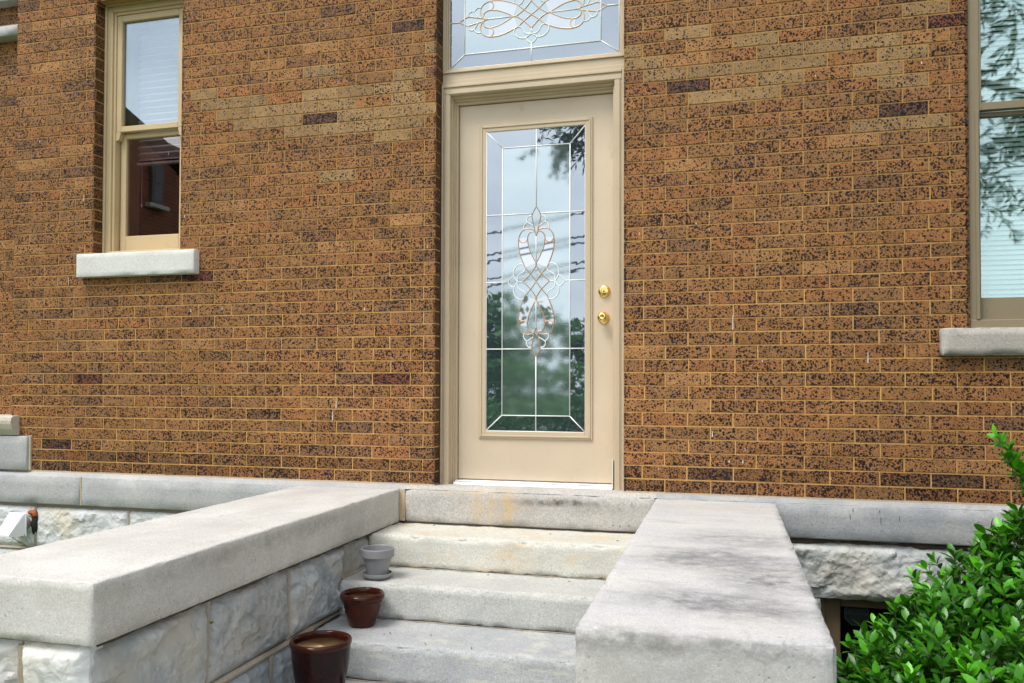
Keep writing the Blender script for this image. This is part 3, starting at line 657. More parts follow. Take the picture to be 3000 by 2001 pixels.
# ================================================================= left sash window
LX0,LX1=-3.27,-2.649
m=MB()
def frame_rect(mb,x0,x1,z0,z1,w,y0,y1,b=.002,wb=None,wt=None):
    wb=w if wb is None else wb; wt=w if wt is None else wt
    mb.box(x0,x0+w,y0,y1,z0,z1,b); mb.box(x1-w,x1,y0,y1,z0,z1,b)
    if wb: mb.box(x0+w,x1-w,y0,y1,z0,z0+wb,b)
    if wt: mb.box(x0+w,x1-w,y0,y1,z1-wt,z1,b)
Lz0,Lz1=1.335,2.935
frame_rect(m,LX0-.0,LX1+.0,Lz0,Lz1,.014,.072,.22,.003,wb=0)
m.box(LX0+.014,LX0+.052,.082,.22,Lz0,Lz1-.014,.006,seg=2); m.box(LX1-.052,LX1-.014,.082,.22,Lz0,Lz1-.014,.006,seg=2); m.box(LX0+.052,LX1-.052,.082,.22,2.885,2.921,.004)
m.box(LX0+.052,LX0+.068,.096,.22,Lz0,2.885,.003); m.box(LX1-.068,LX1-.052,.096,.22,Lz0,2.885,.003); m.box(LX0+.068,LX1-.068,.096,.22,2.868,2.885,.003)
m.box(LX0+.068,LX0+.075,.16,.22,Lz0,2.868,.001); m.box(LX1-.075,LX1-.068,.16,.22,Lz0,2.868,.001)
m.box(LX0+.045,LX1-.045,.070,.22,Lz0,1.374,.003)
lw=m.build('sash_window',TANW,house); lw['label']='cream sash window with a half drawn blind, left of the door'
m=MB(); frame_rect(m,LX0+.069,LX1-.069,2.128,2.867,.036,.104,.138,.003,wb=.036,wt=.04)
# horns
for sx,x in ((1,LX0+.069),(-1,LX1-.069)):
    pr=[(.0,2.128),(.030,2.128),(.032,2.118),(.027,2.106),(.026,2.092),(.020,2.080),(.008,2.076),(0,2.074)]
    vs=[(x+sx*a,.104,z) for a,z in pr]+[(x+sx*a,.136,z) for a,z in pr]; k=len(pr)
    m.add(vs,[list(range(k)),list(range(k,2*k))[::-1]]+[[i,i+k,(i+1)%k+k,(i+1)%k] for i in range(k)])
m.build('upper_sash',TANW,lw)
m=MB(); frame_rect(m,LX0+.076,LX1-.076,1.376,2.125,.040,.140,.172,.003,wb=.102,wt=.03); m.build('lower_sash',TANW,lw)
WG=glass('window_glass',.27,(.62,.70,.80),None,.004,lambda t:t.bump(t.noise(2.3,1),.03,.02))
WGD=glass('window_glass_lower',.16,(.9,.9,.9),None,.004,lambda t:t.bump(t.noise(2.3,1),.03,.02),(.72,.66,.66))
m=MB(); m.box(LX0+.1,LX1-.1,.124,.127,2.16,2.83); m.build('pane',WG,lw)
m=MB(); m.box(LX0+.112,LX1-.112,.158,.161,1.475,2.10); m.build('pane',WGD,lw)
# pleated blind
m=MB(); n_=30; zt=2.86; zb=1.965; vs=[];fs=[]
k=0
zz=[]
z=zt
while z>zb: zz.append(z); z-=.021
for i,z in enumerate(zz):
    y=.245+(.014 if i%2 else -.010)
    vs+=[(LX0+.122,y,z),(LX1-.10,y,z)]
fs=[[2*i,2*i+1,2*i+3,2*i+2] for i in range(len(zz)-1)]
m.add(vs,fs)
m.build('pleated_blind',NT('blind_fabric').P(col=(.64,.58,.61),rough=.8).m,lw)
m=MB(); m.box(LX0+.12,LX1-.1,.228,.262,1.950,1.966,.003); m.build('bottom_rail',mat_plain('rail_white',(.85,.86,.88),.4),lw)
m=MB(); m.tube([(LX0+.162,.228,1.96),(LX0+.163,.228,1.70)],.0016,6); m.lathe([(.002,.0),(.006,-.006),(.0065,-.014),(.004,-.022)],(LX0+.163,.228,1.70),12); m.build('pull_cord',mat_plain('cord_white',(.7,.68,.66),.6),lw)
m=MB(); m.box(LX0+.07,LX0+.12,.173,.26,1.36,2.93); m.box(LX1-.12,LX1-.07,.173,.26,1.36,2.93); m.build('inner_trim',mat_plain('inner_trim_paint',(.28,.22,.16),.6),lw)
SILLM=lime('sill_limestone',(.66,.645,.60),(.72,.71,.69),[],grain=.3)
m=MB(); stone(m,-3.3455,-2.516,-.052,.10,1.200,1.342,r=.003,step=.03,amp=.0005,seed=8); m.build('window_sill',SILLM,house,smooth=True)
# ================================================================= right sash window
m=MB(); RX0,RX1=1.597,2.45
m.box(RX0,RX0+.062,.016,.22,.815,2.93,.004); m.box(RX1-.062,RX1,.016,.22,.815,2.93,.004); m.box(RX0+.062,RX1-.062,.016,.22,2.87,2.93,.004)
m.box(RX0+.012,RX1-.012,.012,.22,.813,.857,.004)
m.box(RX0+.040,RX0+.056,.008,.03,.858,1.835,.002)
rw=m.build('sash_window',TAND,house); rw['label']='olive tan sash window with full blinds, right of the door'
m=MB(); frame_rect(m,RX0+.058,RX1-.058,1.838,2.87,.012,.020,.054,.002,wb=.036,wt=.05); m.build('upper_sash',TAND,rw)
m=MB(); frame_rect(m,RX0+.050,RX1-.050,.858,1.835,.008,.05,.085,.002,wb=.104,wt=.02); m.build('lower_sash',TAND,rw)
WGR=glass('window_glass_green',.28,(.68,.84,.85),None,.024,lambda t:t.bump(t.noise(3.5,2),.05,.02))
m=MB(); m.box(RX0+.066,RX1-.066,.040,.043,1.87,2.84); m.build('pane',WGR,rw)
m=MB(); m.box(RX0+.054,RX1-.054,.066,.069,.955,1.83); m.build('pane',WGR,rw)
m=MB(); z=.965
while z<2.86:
    vs=[(RX0+.07,.150,z),(RX1-.07,.150,z),(RX1-.07,.158,z+.0182),(RX0+.07,.156,z+.0182)]; m.add(vs,[[0,1,2,3]]); z+=.0235
m.build('venetian_blind',NT('blind_slats').P(col=(.54,.66,.63),rough=.5).m,rw)
m=MB()
for x in (RX0+.125,RX0+.6): m.tube([(x,.147,.96),(x,.147,2.86)],.0016,5)
m.build('blind_cord',mat_plain('blind_cord_white',(.6,.62,.6),.6),rw)
m=MB(); stone(m,1.4765,2.57,-.05,.12,.688,.8155,r=.009,step=.025,amp=.003,f=16,seed=12); m.build('window_sill',lime('sill_sandstone',(.44,.40,.36),(.50,.46,.415),[],grain=.5,bumps=1),house,smooth=True)
for a,b in ((-3.33,-2.59),(-1.1,.07),(1.53,2.52)):
    m=MB(); stone(m,a,b,-.01,.3,2.935,3.14,r=.004,step=.08); m.build('lintel',BAND,house,smooth=True)
# ================================================================= cellar window
CW=paint('cellar_frame_paint',(.22,.15,.09),.02,.6)
m=MB(); m.box(.946,.972,.06,.24,-1.05,-.476,.002); m.box(.974,1.046,.085,.24,-1.05,-.476,.003); m.box(1.048,1.85,.085,.24,-.53,-.476,.003); m.box(1.82,1.9,.085,.24,-1.05,-.53,.003)
cw=m.build('cellar_window',CW,house); cw['label']='dark cellar window with a brown frame, below the house base'
m=MB(); m.box(1.046,1.82,.150,.154,-1.05,-.53); m.build('pane',NT('cellar_glass').P(col=(.006,.007,.008),rough=.15,spec=.3).m,cw)
sg=empty('window_sticker','faint octagonal alarm sticker with block lettering inside the cellar window','sticker',(1.128,.148,-.578))
def octo(mb,cx_,cz_,r,y,th=.0008,mi=0):
    vs=[(cx_+r*math.cos(R(22.5+45*k)),y,cz_+r*math.sin(R(22.5+45*k))) for k in range(8)]; vs+=[(a,y+th,c) for a,b,c in vs]
    mb.add(vs,[list(range(8)),list(range(8,16))[::-1]]+[[i,i+8,(i+1)%8+8,(i+1)%8] for i in range(8)],mi)
m=MB(); octo(m,0,0,.062,.0,mi=0); octo(m,0,0,.056,-.0009,.0008,1); m.box(-.052,.052,-.0018,-.001,-.004,.024,mi=0)
m.build('sticker_face',[mat_plain('sticker_grey',(.075,.09,.095),.5),mat_plain('sticker_dark',(.03,.037,.042),.5)],sg)
def text(name,body,size,loc,mat,parent):
    cu=bpy.data.curves.new(name,'FONT'); cu.body=body; cu.size=size; cu.align_x='CENTER'; cu.extrude=.0002
    o=bpy.data.objects.new(name,cu); link(o,parent); o.location=loc; o.rotation_euler=(R(90),0,0); cu.materials.append(mat); bpy.context.view_layer.update(); me=bpy.data.meshes.new_from_object(o); p=bpy.data.objects.new(name,me); link(p,parent); p.location=loc; p.rotation_euler=(R(90),0,0); bpy.data.objects.remove(o); return p
tm=mat_plain('sticker_text_dark',(.008,.01,.012),.6); tm2=mat_plain('sticker_text_grey',(.09,.105,.11),.6)
text('sticker_text','TURNER',.026,(0,-.0022,.002),tm,sg); text('sticker_text','SECURITY',.013,(0,-.0014,-.017),tm2,sg); text('sticker_text','SYSTEMS',.010,(0,-.0014,-.030),tm2,sg)
# ================================================================= steps
st=empty('stone_steps','worn pale limestone steps rising between two low walls to the door','steps',(-.5,-.7,-1.0))
ox,oy,oz=-.5,-.7,-1.0
def step(i,y0,y1,z0,z1,mat,r=.013):
    m=MB(); stone(m,-1.247-ox,.235-ox,y0-oy,y1-oy,z0-oz,z1-oz,r=r,step=.02,amp=.0032,f=13,seed=20+i*5)
    o=m.build('step',mat,st,smooth=True)
    return o
def relocate(mat):  # these stone materials use world-like coordinates: shift back by the empty's place
    for nd in mat.node_tree.nodes:
        pass
step(0,-.383,-.02,-.366,-.206,STEPM[0]); step(1,-.710,-.02,-.529,-.369,STEPM[1]); step(2,-1.045,-.02,-.690,-.533,STEPM[2]); step(3,-1.44,-.02,-.852,-.694,STEPM[3]); step(4,-1.80,-.02,-1.01,-.856,STEPM[3])
for o in st.children:
    o.location=(0,0,0)
m=MB()
for y,z in ((-.376,-.3675),(-.704,-.531),(-1.04,-.692)): m.tube([(-1.24-ox+i*.1,y-oy+random.uniform(-.001,.001),z-oz+random.uniform(-.0015,.0015)) for i in range(15)],.0032,5)
m.build('joint_crumbs',RJOINT,st)
# stone materials read object coordinates; steps are built in the empty's space, so give them world-placed coordinates
# ================================================================= low walls beside the steps
def lowwall(name,label,x0,x1,yf,capm,jm,side):
    w=empty(name,label,'wall',((x0+x1)/2,yf,-1.0)); ex,ey,ez=(x0+x1)/2,yf,-1.0
    # coping, modelled in world coordinates relative to world origin
    m=MB(); stone(m,x0,x1,yf,-.0425,-.199,-.0215,r=.003 if side<0 else .008,step=.022,amp=.0011 if side<0 else .0022,f=26,seed=31+side)
    for i,v in enumerate(m.v): m.v[i]=v
    o=m.build('coping',capm,w,smooth=True); o.matrix_parent_inverse=Matrix.Translation((-ex,-ey,-ez))
    return w,(ex,ey,ez)
def unp(o,e): o.matrix_parent_inverse=Matrix.Translation((-e[0],-e[1],-e[2])); return o
lwall,e1=lowwall('low_stone_wall','low quarry faced stone wall with a pale coping, left of the steps',-1.8145,-1.2169,-2.271,CAPL,None,-1)
xf=-1.247
# side face towards the steps (+X)
m=MB(); UY=(0,1,0)
ys=[-2.243,-1.695,-1.150,-.648,-.045]
for i in range(4):
    rock(m,(xf-.012,ys[i]+.007,-.512),UY,Z_,(1,0,0),ys[i+1]-ys[i]-.014,.296 if i<3 else .175,.034 if i<3 else .02,.009,seed=[60,61,65,63][i],tint=[(1.12,1.15,1.17),(1.1,1.1,1.1),(1.25,1.26,1.26),(1.2,1.2,1.15)][i]) if i<3 else rock(m,(xf-.012,ys[i]+.007,-.375),UY,Z_,(1,0,0),ys[i+1]-ys[i]-.014,.160,.018,.009,seed=63,tint=(1.1,1.1,1.06))
ys2=[-2.243,-1.72,-1.275,-.85]
for i in range(3): rock(m,(xf-.012,ys2[i]+.007,-.80),UY,Z_,(1,0,0),ys2[i+1]-ys2[i]-.014,.262,.032,.010,seed=70+i,tint=(.95,1.0,1.06))
# front face (-Y) and back face (-X)
xs=[-1.784,-1.487,-1.249]
for i in range(2): rock(m,(xs[i]+.006,-2.241,-.512),X,Z_,(0,-1,0),xs[i+1]-xs[i]-.010,.300,.024,.009,seed=80+i,tint=[(1.25,1.28,1.32),(1.75,1.8,1.85)][i])
for i in range(1): rock(m,(-1.78,-2.241,-.80),X,Z_,(0,-1,0),.53,.27,.026,.012,seed=84,tint=(1.4,1.42,1.45))
for i in range(3): rock(m,(-1.784,-.1-i*.72,-.512),(0,-1,0),Z_,(-1,0,0),.70,.3,.03,.03,seed=90+i,tint=(1.2,1.2,1.2))
unp(m.build('masonry_blocks',ROCKG,lwall,smooth=True,auto=30),e1)
m=MB(); m.box(-1.782,-1.262,-2.238,-.03,-1.2,-.2)
def bead(pts,r=.011): m.tube([(a+random.uniform(-.002,.002),b+random.uniform(-.002,.002),c) for a,b,c in pts],r,6)
for y in (-1.695,-1.15,-.648): bead([(xf-.008,y,z) for z in (-.515,-.45,-.38,-.31,-.25,-.215)],.011)
bead([(xf-.008,-2.24+i*.1,-.526) for i in range(14)],.015)
for y in (-1.72,-1.275): bead([(xf-.008,y,z) for z in (-.8,-.7,-.6,-.53)],.011)
bead([(-1.487,-2.244,z) for z in (-.52,-.42,-.32,-.22)],.013); bead([(-1.78,-2.244,-.525),(-1.26,-2.244,-.525)],.013)
m.box(-1.265,-1.244,-.64,-.382,-.41,-.366,.006)
m.box(-1.265,-1.240,-.98,-.40,-.5285,-.512,.004)
unp(m.build('mortar_joints',RJOINT,lwall),e1)
m=MB()
shade_grime(m,[(-1.229,-2.24+i*.012,-.2035) for i in range(180)],.0085)  # dark bead under the coping: contact shade painted in, with dirt
unp(m.build('joint_shade_grime',SHADE_DIRT,lwall),e1)
rwall,e2=lowwall('low_stone_wall','low stone wall with a mottled coping, right of the steps',.1655,.740,-2.312,CAPR,None,1)
m=MB()
for j in range(3):
    for i in range(4): rock(m,(.705,-2.28+i*.56,-.5-j*.29),UY,Z_,(1,0,0),.54,.28,.03,.03,seed=100+i+j*5,tint=(1.2,1.2,1.2))
    rock(m,(.2,-2.282,-.5-j*.29),X,Z_,(0,-1,0),.5,.28,.03,.02,seed=115+j,tint=(1.3,1.3,1.3))
    for i in range(4): rock(m,(.2,-.05-i*.56,-.5-j*.29),(0,-1,0),Z_,(-1,0,0),.54,.28,.02,.03,seed=130+i+j*5,tint=(1.1,1.1,1.1))
unp(m.build('masonry_blocks',ROCKG,rwall,smooth=True,auto=30),e2)
m=MB(); m.box(.21,.695,-2.278,-.03,-1.2,-.2); unp(m.build('mortar_joints',RJOINT,rwall),e2)
# ================================================================= pots
TERRA=lime('terracotta',(.80,.48,.25),(.82,.52,.28),[],grain=.2)
def glaze(name,c1,c2,rough):
    t=NT(name); c=t.mix(t.rng(t.noise(9,4,.6,.5),.35,.65),c1,c2); c=t.mix(t.rng(t.noise(1,3,vec=t.map(sc=(6,6,30))),.6,.8,0,.5),c,tuple(x*.35 for x in c1)); t.P(col=c,rough=rough,coat=.06,coatr=.03,spec=.2,normal=t.bump(t.noise(25,2),.12,.004)); return t.m
def pot(name,label,loc,prof,mat,soilr,soilz,extra=None):
    o=empty(name,label,'plant pot',loc,'plant pots on the steps')
    m=MB(); m.lathe(prof,(0,0,0),56); m.build('pot_body',mat,o,smooth=True,auto=22)
    return o
GREY=NT('grey_glaze').P(col=(.25,.25,.262),rough=.38).m
pot('plant_pot','small grey plant pot standing in a saucer, highest of the three pots',(-1.089,-.612,-.352),[(.045,0),(.049,.002),(.062,.082),(.064,.083),(.076,.085),(.0785,.089),(.0800,.122),(.0785,.126),(.074,.127),(.071,.124),(.068,.085),(.05,.012),(.0,.012)],GREY,0,0)
m=MB(); m.lathe([(.050,0),(.056,.001),(.0575,.006),(.060,.007),(.068,.010),(.0715,.021),(.0705,.024),(.067,.0235),(.062,.012),(.0,.010)],(0,0,0),48)
o=m.build('pot_saucer',NT('saucer_glaze').P(col=(.27,.29,.29),rough=.3).m,None,smooth=True,auto=40); o.location=(-1.089,-.612,-.3645); tag(o,'round grey saucer under the small grey pot','saucer')
BRG=glaze('red_brown_glaze',(.030,.005,.002),(.075,.012,.004),.22); BRG2=glaze('dark_brown_glaze',(.006,.002,.0025),(.022,.004,.004),.22); BRR=glaze('amber_rim_glaze',(.05,.012,.005),(.028,.006,.004),.14)
p1=empty('plant_pot','glossy red brown plant pot, standing between the grey pot and the largest pot','plant pot',(-1.071,-.815,-.5305),'plant pots on the steps')
m=MB(); m.lathe([(.052,0),(.057,.003),(.074,.055),(.083,.088),(.0855,.102),(.088,.106),(.0905,.110),(.0905,.115),(.087,.118),(.080,.11),(.078,.095),(.075,.07),(.05,.01),(0,.01)],(0,0,0),56); m.build('pot_body',BRG,p1,smooth=True,auto=60)
m=MB(); m.lathe([(.0835,.112),(.090,.114),(.0965,.119),(.0995,.128),(.0985,.138),(.092,.146),(.085,.1475),(.079,.142),(.077,.130),(.077,.10)],(0,0,0),56,caps=False); m.build('pot_rim',BRR,p1,smooth=True,auto=60)
m=MB(); m.lathe([(.0,.118),(.03,.120),(.060,.122),(.0775,.123)],(0,0,0),40); m.build('terracotta_lining',TERRA,p1,smooth=True)
m=MB()
for a,z in ((.075,.072),(.079,.083),(.081,.088),(.078,.066)):
    an=R(205); m.box(a*math.cos(an)-.004,a*math.cos(an)+.004,a*math.sin(an)-.004,a*math.sin(an)+.002,z,z+.012,.002)
m.build('chipped_spots',mat_plain('chip_white',(.6,.62,.6),.7),p1)
p2=empty('plant_pot','large dark brown glazed plant pot, lowest and nearest of the three pots','plant pot',(-1.0275,-1.285,-.692),'plant pots on the steps')
m=MB(); m.lathe([(.072,0),(.078,.004),(.096,.07),(.108,.14),(.114,.20),(.1165,.222),(.11,.225),(.103,.2),(.103,.17),(.09,.1),(0,.02)],(0,0,0),64); m.build('pot_body',BRG2,p2,smooth=True,auto=60)
m=MB(); m.lathe([(.1155,.220),(.120,.226),(.1205,.234),(.117,.241),(.110,.243),(.1045,.238),(.1025,.228),(.102,.17)],(0,0,0),64,caps=False); m.build('pot_rim',BRR,p2,smooth=True,auto=60)
m=MB(); m.lathe([(.0,.210),(.05,.212),(.090,.214),(.1025,.215)],(0,0,0),48); m.build('terracotta_lining',TERRA,p2,smooth=True)
# ================================================================= dryer vent and bits on the foundation
dv=empty('dryer_vent','white louvred dryer vent hood on the white foundation stones','vent',(-3.725,-.085,-.32))
VENT=NT('white_vinyl').P(col=(.80,.82,.85),rough=.35).m
m=MB(); m.box(-.068,.068,-.002,.006,-.072,.072,.004,seg=2); m.build('flange',VENT,dv)
vs=[(-.06,-.002,.064),(.058,-.002,.064),(.050,-.018,.060),(-.052,-.018,.060),(.048,-.105,-.048),(-.050,-.105,-.048),(.048,-.105,-.060),(-.05,-.105,-.060),(.058,-.002,-.066),(-.06,-.002,-.066)]
fs=[[0,1,2,3],[3,2,4,5],[5,4,6,7],[1,8,6,4,2],[0,3,5,7,9],[9,7,6,8]]
m=MB(); m.add(vs,[f[::-1] for f in fs]); m.build('hood',VENT,dv)
m=MB(); m.tube([(.0,.0,0),(.0,.09,0)],.045,20); m.build('duct',mat_plain('duct_grey',(.35,.33,.28),.5),dv)
SCREW=metal('screw_steel',(.4,.4,.42),.4)
for a,b in ((.060,.064),(.060,-.064),(-.060,.064)):
    m=MB(); lathe_y(m,[(.003,0),(.003,.0015),(.0,.002)],(a,-.002,b),10); m.build('screw',SCREW,dv)
m=MB()
def blobm(mb,c,r,seed,sq=(1,1,1),sub=3,a=.35):
    bm=bmesh.new(); bmesh.ops.create_icosphere(bm,subdivisions=sub,radius=1)
    for v in bm.verts:
        d=1+a*fbm(v.co*1.8+Vector((seed,0,0)),3); v.co=Vector((c[0]+v.co.x*r*sq[0]*d,c[1]+v.co.y*r*sq[1]*d,c[2]+v.co.z*r*sq[2]*d))
    mb.bm(bm)
blobm(m,(-3.655,-.02,-.315),.05,3,(.62,.35,1.25)); hole=m.build('wall_hole',mat_plain('hole_dark',(.02,.018,.016),.95),house,smooth=True)
m=MB(); blobm(m,(-3.672,-.028,-.252),.024,5,(1.1,.6,.6)); blobm(m,(-3.645,-.032,-.262),.020,9,(.8,.6,1.0)); m.build('foam_patch',mat_plain('orange_foam',(.35,.10,.02),.9),hole,smooth=True)
m=MB()
m.tube([(-3.76,-.11,-.385),(-3.70,-.10,-.42),(-3.655,-.075,-.455)],.0022,6,r1=.0016)
m.tube([(-3.76,-.11,-.385),(-3.74,-.09,-.375),(-3.70,-.06,-.37),(-3.62,-.04,-.372),(-3.58,-.035,-.372)],.0008,5); m.tube([(-3.735,-.1,-.397),(-3.71,-.08,-.40),(-3.69,-.06,-.385)],.0008,5); m.tube([(-3.645,-.07,-.39),(-3.65,-.05,-.43),(-3.643,-.04,-.46)],.0009,5)
tw=m.build('dead_twig',mat_plain('twig_brown',(.07,.04,.025),.8)); tag(tw,'thin dead brown twig stuck below the white dryer vent','twig')
# debris on the steps
m=MB()
pts=[(-.6,-.42,-.367),(-.2,-.45,-.367),(.05,-.5,-.367),(.02,-.44,-.366),(-.9,-.9,-.531),(-.92,-.92,-.531),(-.72,-.88,-.531),(-.5,-1.0,-.531),(-.35,-.16,-.205),(.0,-.25,-.205),(-.1,-.75,-.531),(-1.0,-.08,-.204),(.1,-.74,-.531),(-.7,-1.0,-.531)]
for x,y,z in pts:
    a=random.uniform(0,3.1); ln=random.uniform(.004,.012)
    m.tube([(x-math.cos(a)*ln,y-math.sin(a)*ln,z+.0015),(x,y,z+.003),(x+math.cos(a)*ln,y+math.sin(a)*ln,z+.0015)],.0014,4)
o=m.build('leaf_litter',mat_plain('litter_brown',(.08,.045,.03),.9)); tag(o,'tiny brown twigs and leaf crumbs scattered on the steps','litter',kind='stuff')
m=MB(); 
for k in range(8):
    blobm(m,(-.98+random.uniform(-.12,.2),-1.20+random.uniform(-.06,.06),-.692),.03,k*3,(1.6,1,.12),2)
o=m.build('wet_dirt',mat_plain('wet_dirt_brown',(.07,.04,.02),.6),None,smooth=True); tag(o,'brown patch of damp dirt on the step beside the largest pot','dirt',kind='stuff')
# ================================================================= foliage tools
def leaf_mat(name,rough,coat=0,trans=.25):
    t=NT(name); tint=t.attr('tint'); vn=t.noise(30,2)
    c=t.mix(1,tint,t.rng(vn,.3,.7,.82,1.15),'MULTIPLY')
    t.P(col=c,rough=rough,spec=.45,coat=coat,coatr=.25)
    tr=t.new('ShaderNodeBsdfTranslucent'); t.l.new(c,tr.inputs[0]); mxs=t.new('ShaderNodeMixShader'); mxs.inputs[0].default_value=trans
    t.l.new(t.p.outputs[0],mxs.inputs[1]); t.l.new(tr.outputs[0],mxs.inputs[2]); t.l.new(mxs.outputs[0],t.o.inputs[0]); return t.m
def holly_leaf(mb,base,d,n,ln,w,tint,spiny=True):
    """folded leaf with a few spines: base point, direction d, normal n"""
    d=d.normalized(); s=d.cross(n).normalized(); n=s.cross(d).normalized()
    prof=[(0,.05),(.12,.42),(.3,.80),(.40,.98),(.52,.95),(.60,1.02),(.72,.74),(.80,.76),(.9,.34),(1,.0)] if spiny else [(0,.05),(.2,.6),(.45,1),(.7,.75),(.88,.35),(1,0)]
    fold=.24; curl=-.22*ln
    vs=[];fs=[]
    for t,ww in prof:
        c=base+d*(t*ln)+n*(curl*t*t)
        vs+=[c+s*(ww*w*.5)+n*(fold*ww*w*.5),c,c-s*(ww*w*.5)+n*(fold*ww*w*.5)]
    for i in range(len(prof)-1):
        a=i*3; fs+=[[a,a+3,a+4,a+1],[a+1,a+4,a+5,a+2]]
    mb.add(vs,fs,0,tint=tint)
def in_any(p,E): return any(((p.x-c[0])/r[0])**2+((p.y-c[1])/r[1])**2+((p.z-c[2])/r[2])**2<1 for c,r in E)
# ---- holly shrub at the right
sh=empty('holly_bush','glossy green spiny leaved holly bush beside the right low wall','bush',(1.5,-1.0,-1.0)); e3=(1.5,-1.0,-1.0)
E=[((1.27,-1.05,-.70),(.36,.6,.50)),((1.08,-1.3,-.80),(.27,.55,.46)),((1.74,-.85,-.42),(.36,.5,.60)),((2.0,-1.2,-.25),(.48,.6,.55)),((1.52,-1.35,-.62),(.42,.5,.46)),((1.45,-.8,-.5),(.3,.4,.45))]
fol=MB(); stems=MB()
def whorl(p,d,scale,bright,nl=7):
    a=d.orthogonal().normalized(); b=d.cross(a); ph=random.uniform(0,6.28)
    L_=.055*scale
    for i in range(nl):
        an=ph+i*2.4; t=i/nl; out=a*math.cos(an)+b*math.sin(an)
        ang=.25+ (1-t)*.95; dd=d*math.cos(ang)+out*math.sin(ang)+Vector((0,0,.10)); base=p-d*((1-t)*L_*.95)
        nn=(d*1.0-out*.35+Vector((0,0,.5)))
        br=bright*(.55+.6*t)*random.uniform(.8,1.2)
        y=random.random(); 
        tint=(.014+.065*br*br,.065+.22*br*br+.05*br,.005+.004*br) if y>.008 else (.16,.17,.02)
        holly_leaf(fol,base,dd,nn,L_*random.uniform(.85,1.2),L_*.46,tint)
    stems.tube([p-d*L_*2.2,p-d*L_,p],.0016,4,r1=.001)
random.seed(21)
def surf_samples(E,count,inner=.0):
    outp=[];k=0
    vol=[r[0]*r[1]+r[1]*r[2]+r[0]*r[2] for c,r in E]; tot=sum(vol)
    while len(outp)<count and k<count*30:
        k+=1; q=random.random()*tot; i=0
        while q>vol[i]: q-=vol[i]; i+=1
        c,r=E[i]; v=Vector((random.gauss(0,1),random.gauss(0,1),random.gauss(0,1))).normalized()
        f=random.uniform(.72,1.03) if random.random()<.8 else random.uniform(.4,.75)
        f*=1+.13*fbm(v*2.1+Vector((i*3,0,0)),2)
        p=Vector((c[0]+v.x*r[0]*f,c[1]+v.y*r[1]*f,c[2]+v.z*r[2]*f))
        if in_any(p,[(cc,(rr[0]*.62,rr[1]*.62,rr[2]*.62)) for cc,rr in E]): continue
        nrm=Vector((v.x/r[0],v.y/r[1],v.z/r[2])).normalized(); outp.append((p,nrm,f))
    return outp
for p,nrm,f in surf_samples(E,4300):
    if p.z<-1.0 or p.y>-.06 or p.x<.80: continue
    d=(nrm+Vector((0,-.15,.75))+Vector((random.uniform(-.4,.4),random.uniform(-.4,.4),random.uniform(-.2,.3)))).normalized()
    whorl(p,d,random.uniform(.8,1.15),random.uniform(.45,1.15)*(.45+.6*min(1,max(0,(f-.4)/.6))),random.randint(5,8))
# tall sprig reaching up to the right
for b0,tip in (((1.62,-.98,.05),(1.42,-1.02,.37)),((1.62,-.98,.05),(1.46,-1.02,.33)),((1.66,-.95,.05),(1.56,-.98,.36)),((1.7,-.95,.05),(1.68,-1.0,.47))):
    b0,tip=Vector(b0),Vector(tip); stems.tube([b0,(b0+tip)/2+Vector((.015,0,0)),tip],.003,5,r1=.0014)
    for k in range(7):
        t=.40+k*.10; p=b0+(tip-b0)*t; whorl(p,((tip-b0).normalized()+Vector((random.uniform(-.7,.5),random.uniform(-.5,.2),.1))).normalized(),.85,1.25,6)
for i in range(26):
    a=random.uniform(0,6.28); stems.tube([(1.5+.1*math.cos(a),-1.1+.1*math.sin(a),-1.02),(1.45+.35*math.cos(a),-1.15+.3*math.sin(a),-.6),(1.5+.4*math.cos(a),-1.15+.4*math.sin(a),-.45)],.009,5,r1=.003)
HOLLY=leaf_mat('holly_leaf',.36,.10,.2)
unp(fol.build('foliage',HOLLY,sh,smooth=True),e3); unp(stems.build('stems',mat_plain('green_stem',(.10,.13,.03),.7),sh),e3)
# ---- tiny weed in the wall joint
m=MB(); 
for k in range(4): holly_leaf(m,Vector((-1.232,-1.700,-.285)),Vector((.5,random.uniform(-1,.6),random.uniform(-.2,.6))),Vector((.4,0,1)),.014,.010,(.16,.34,.03),False)
o=m.build('weed_sprout',HOLLY); tag(o,'tiny bright green weed sprouting from the left wall joint','weed')
# ================================================================= the place behind the camera (seen in the glass)
t=NT('lawn_grass'); c=t.mix(t.rng(t.noise(.35,4),.3,.7),(.05,.13,.02),(.10,.20,.03)); c=t.mix(t.rng(t.noise(60,2),.3,.7,0,.5),c,(.03,.06,.012)); t.P(col=c,rough=.9,normal=t.bump(t.noise(90,3),.8,.03)); LAWN=t.m
m=MB(); m.add([(-150,-150,-1.012),(150,-150,-1.012),(150,60,-1.012),(-150,60,-1.012)],[[0,1,2,3]]); o=m.build('ground',LAWN); tag(o,'grassy ground in front of the house',kind='structure')
m=MB(); m.box(-1.25,.2,-9.5,-1.8,-1.06,-.985,.01); o=m.build('path',lime('path_concrete',(.40,.38,.35),(.46,.44,.41),[],grain=.4)); tag(o,'concrete path leading to the steps',kind='structure')
t=NT('asphalt'); t.P(col=t.mix(t.rng(t.noise(80,2),.3,.7),(.10,.10,.10),(.15,.15,.15)),rough=.9); m=MB(); m.add([(-150,-27,-1.004),(150,-27,-1.004),(150,-20,-1.004),(-150,-20,-1.004)],[[0,1,2,3]]); o=m.build('road',t.m); tag(o,'asphalt street beyond the lawn',kind='structure')
FAR=leaf_mat('tree_leaf',.6,0,.2)
BARK=mat_plain('bark',(.09,.065,.045),.9)
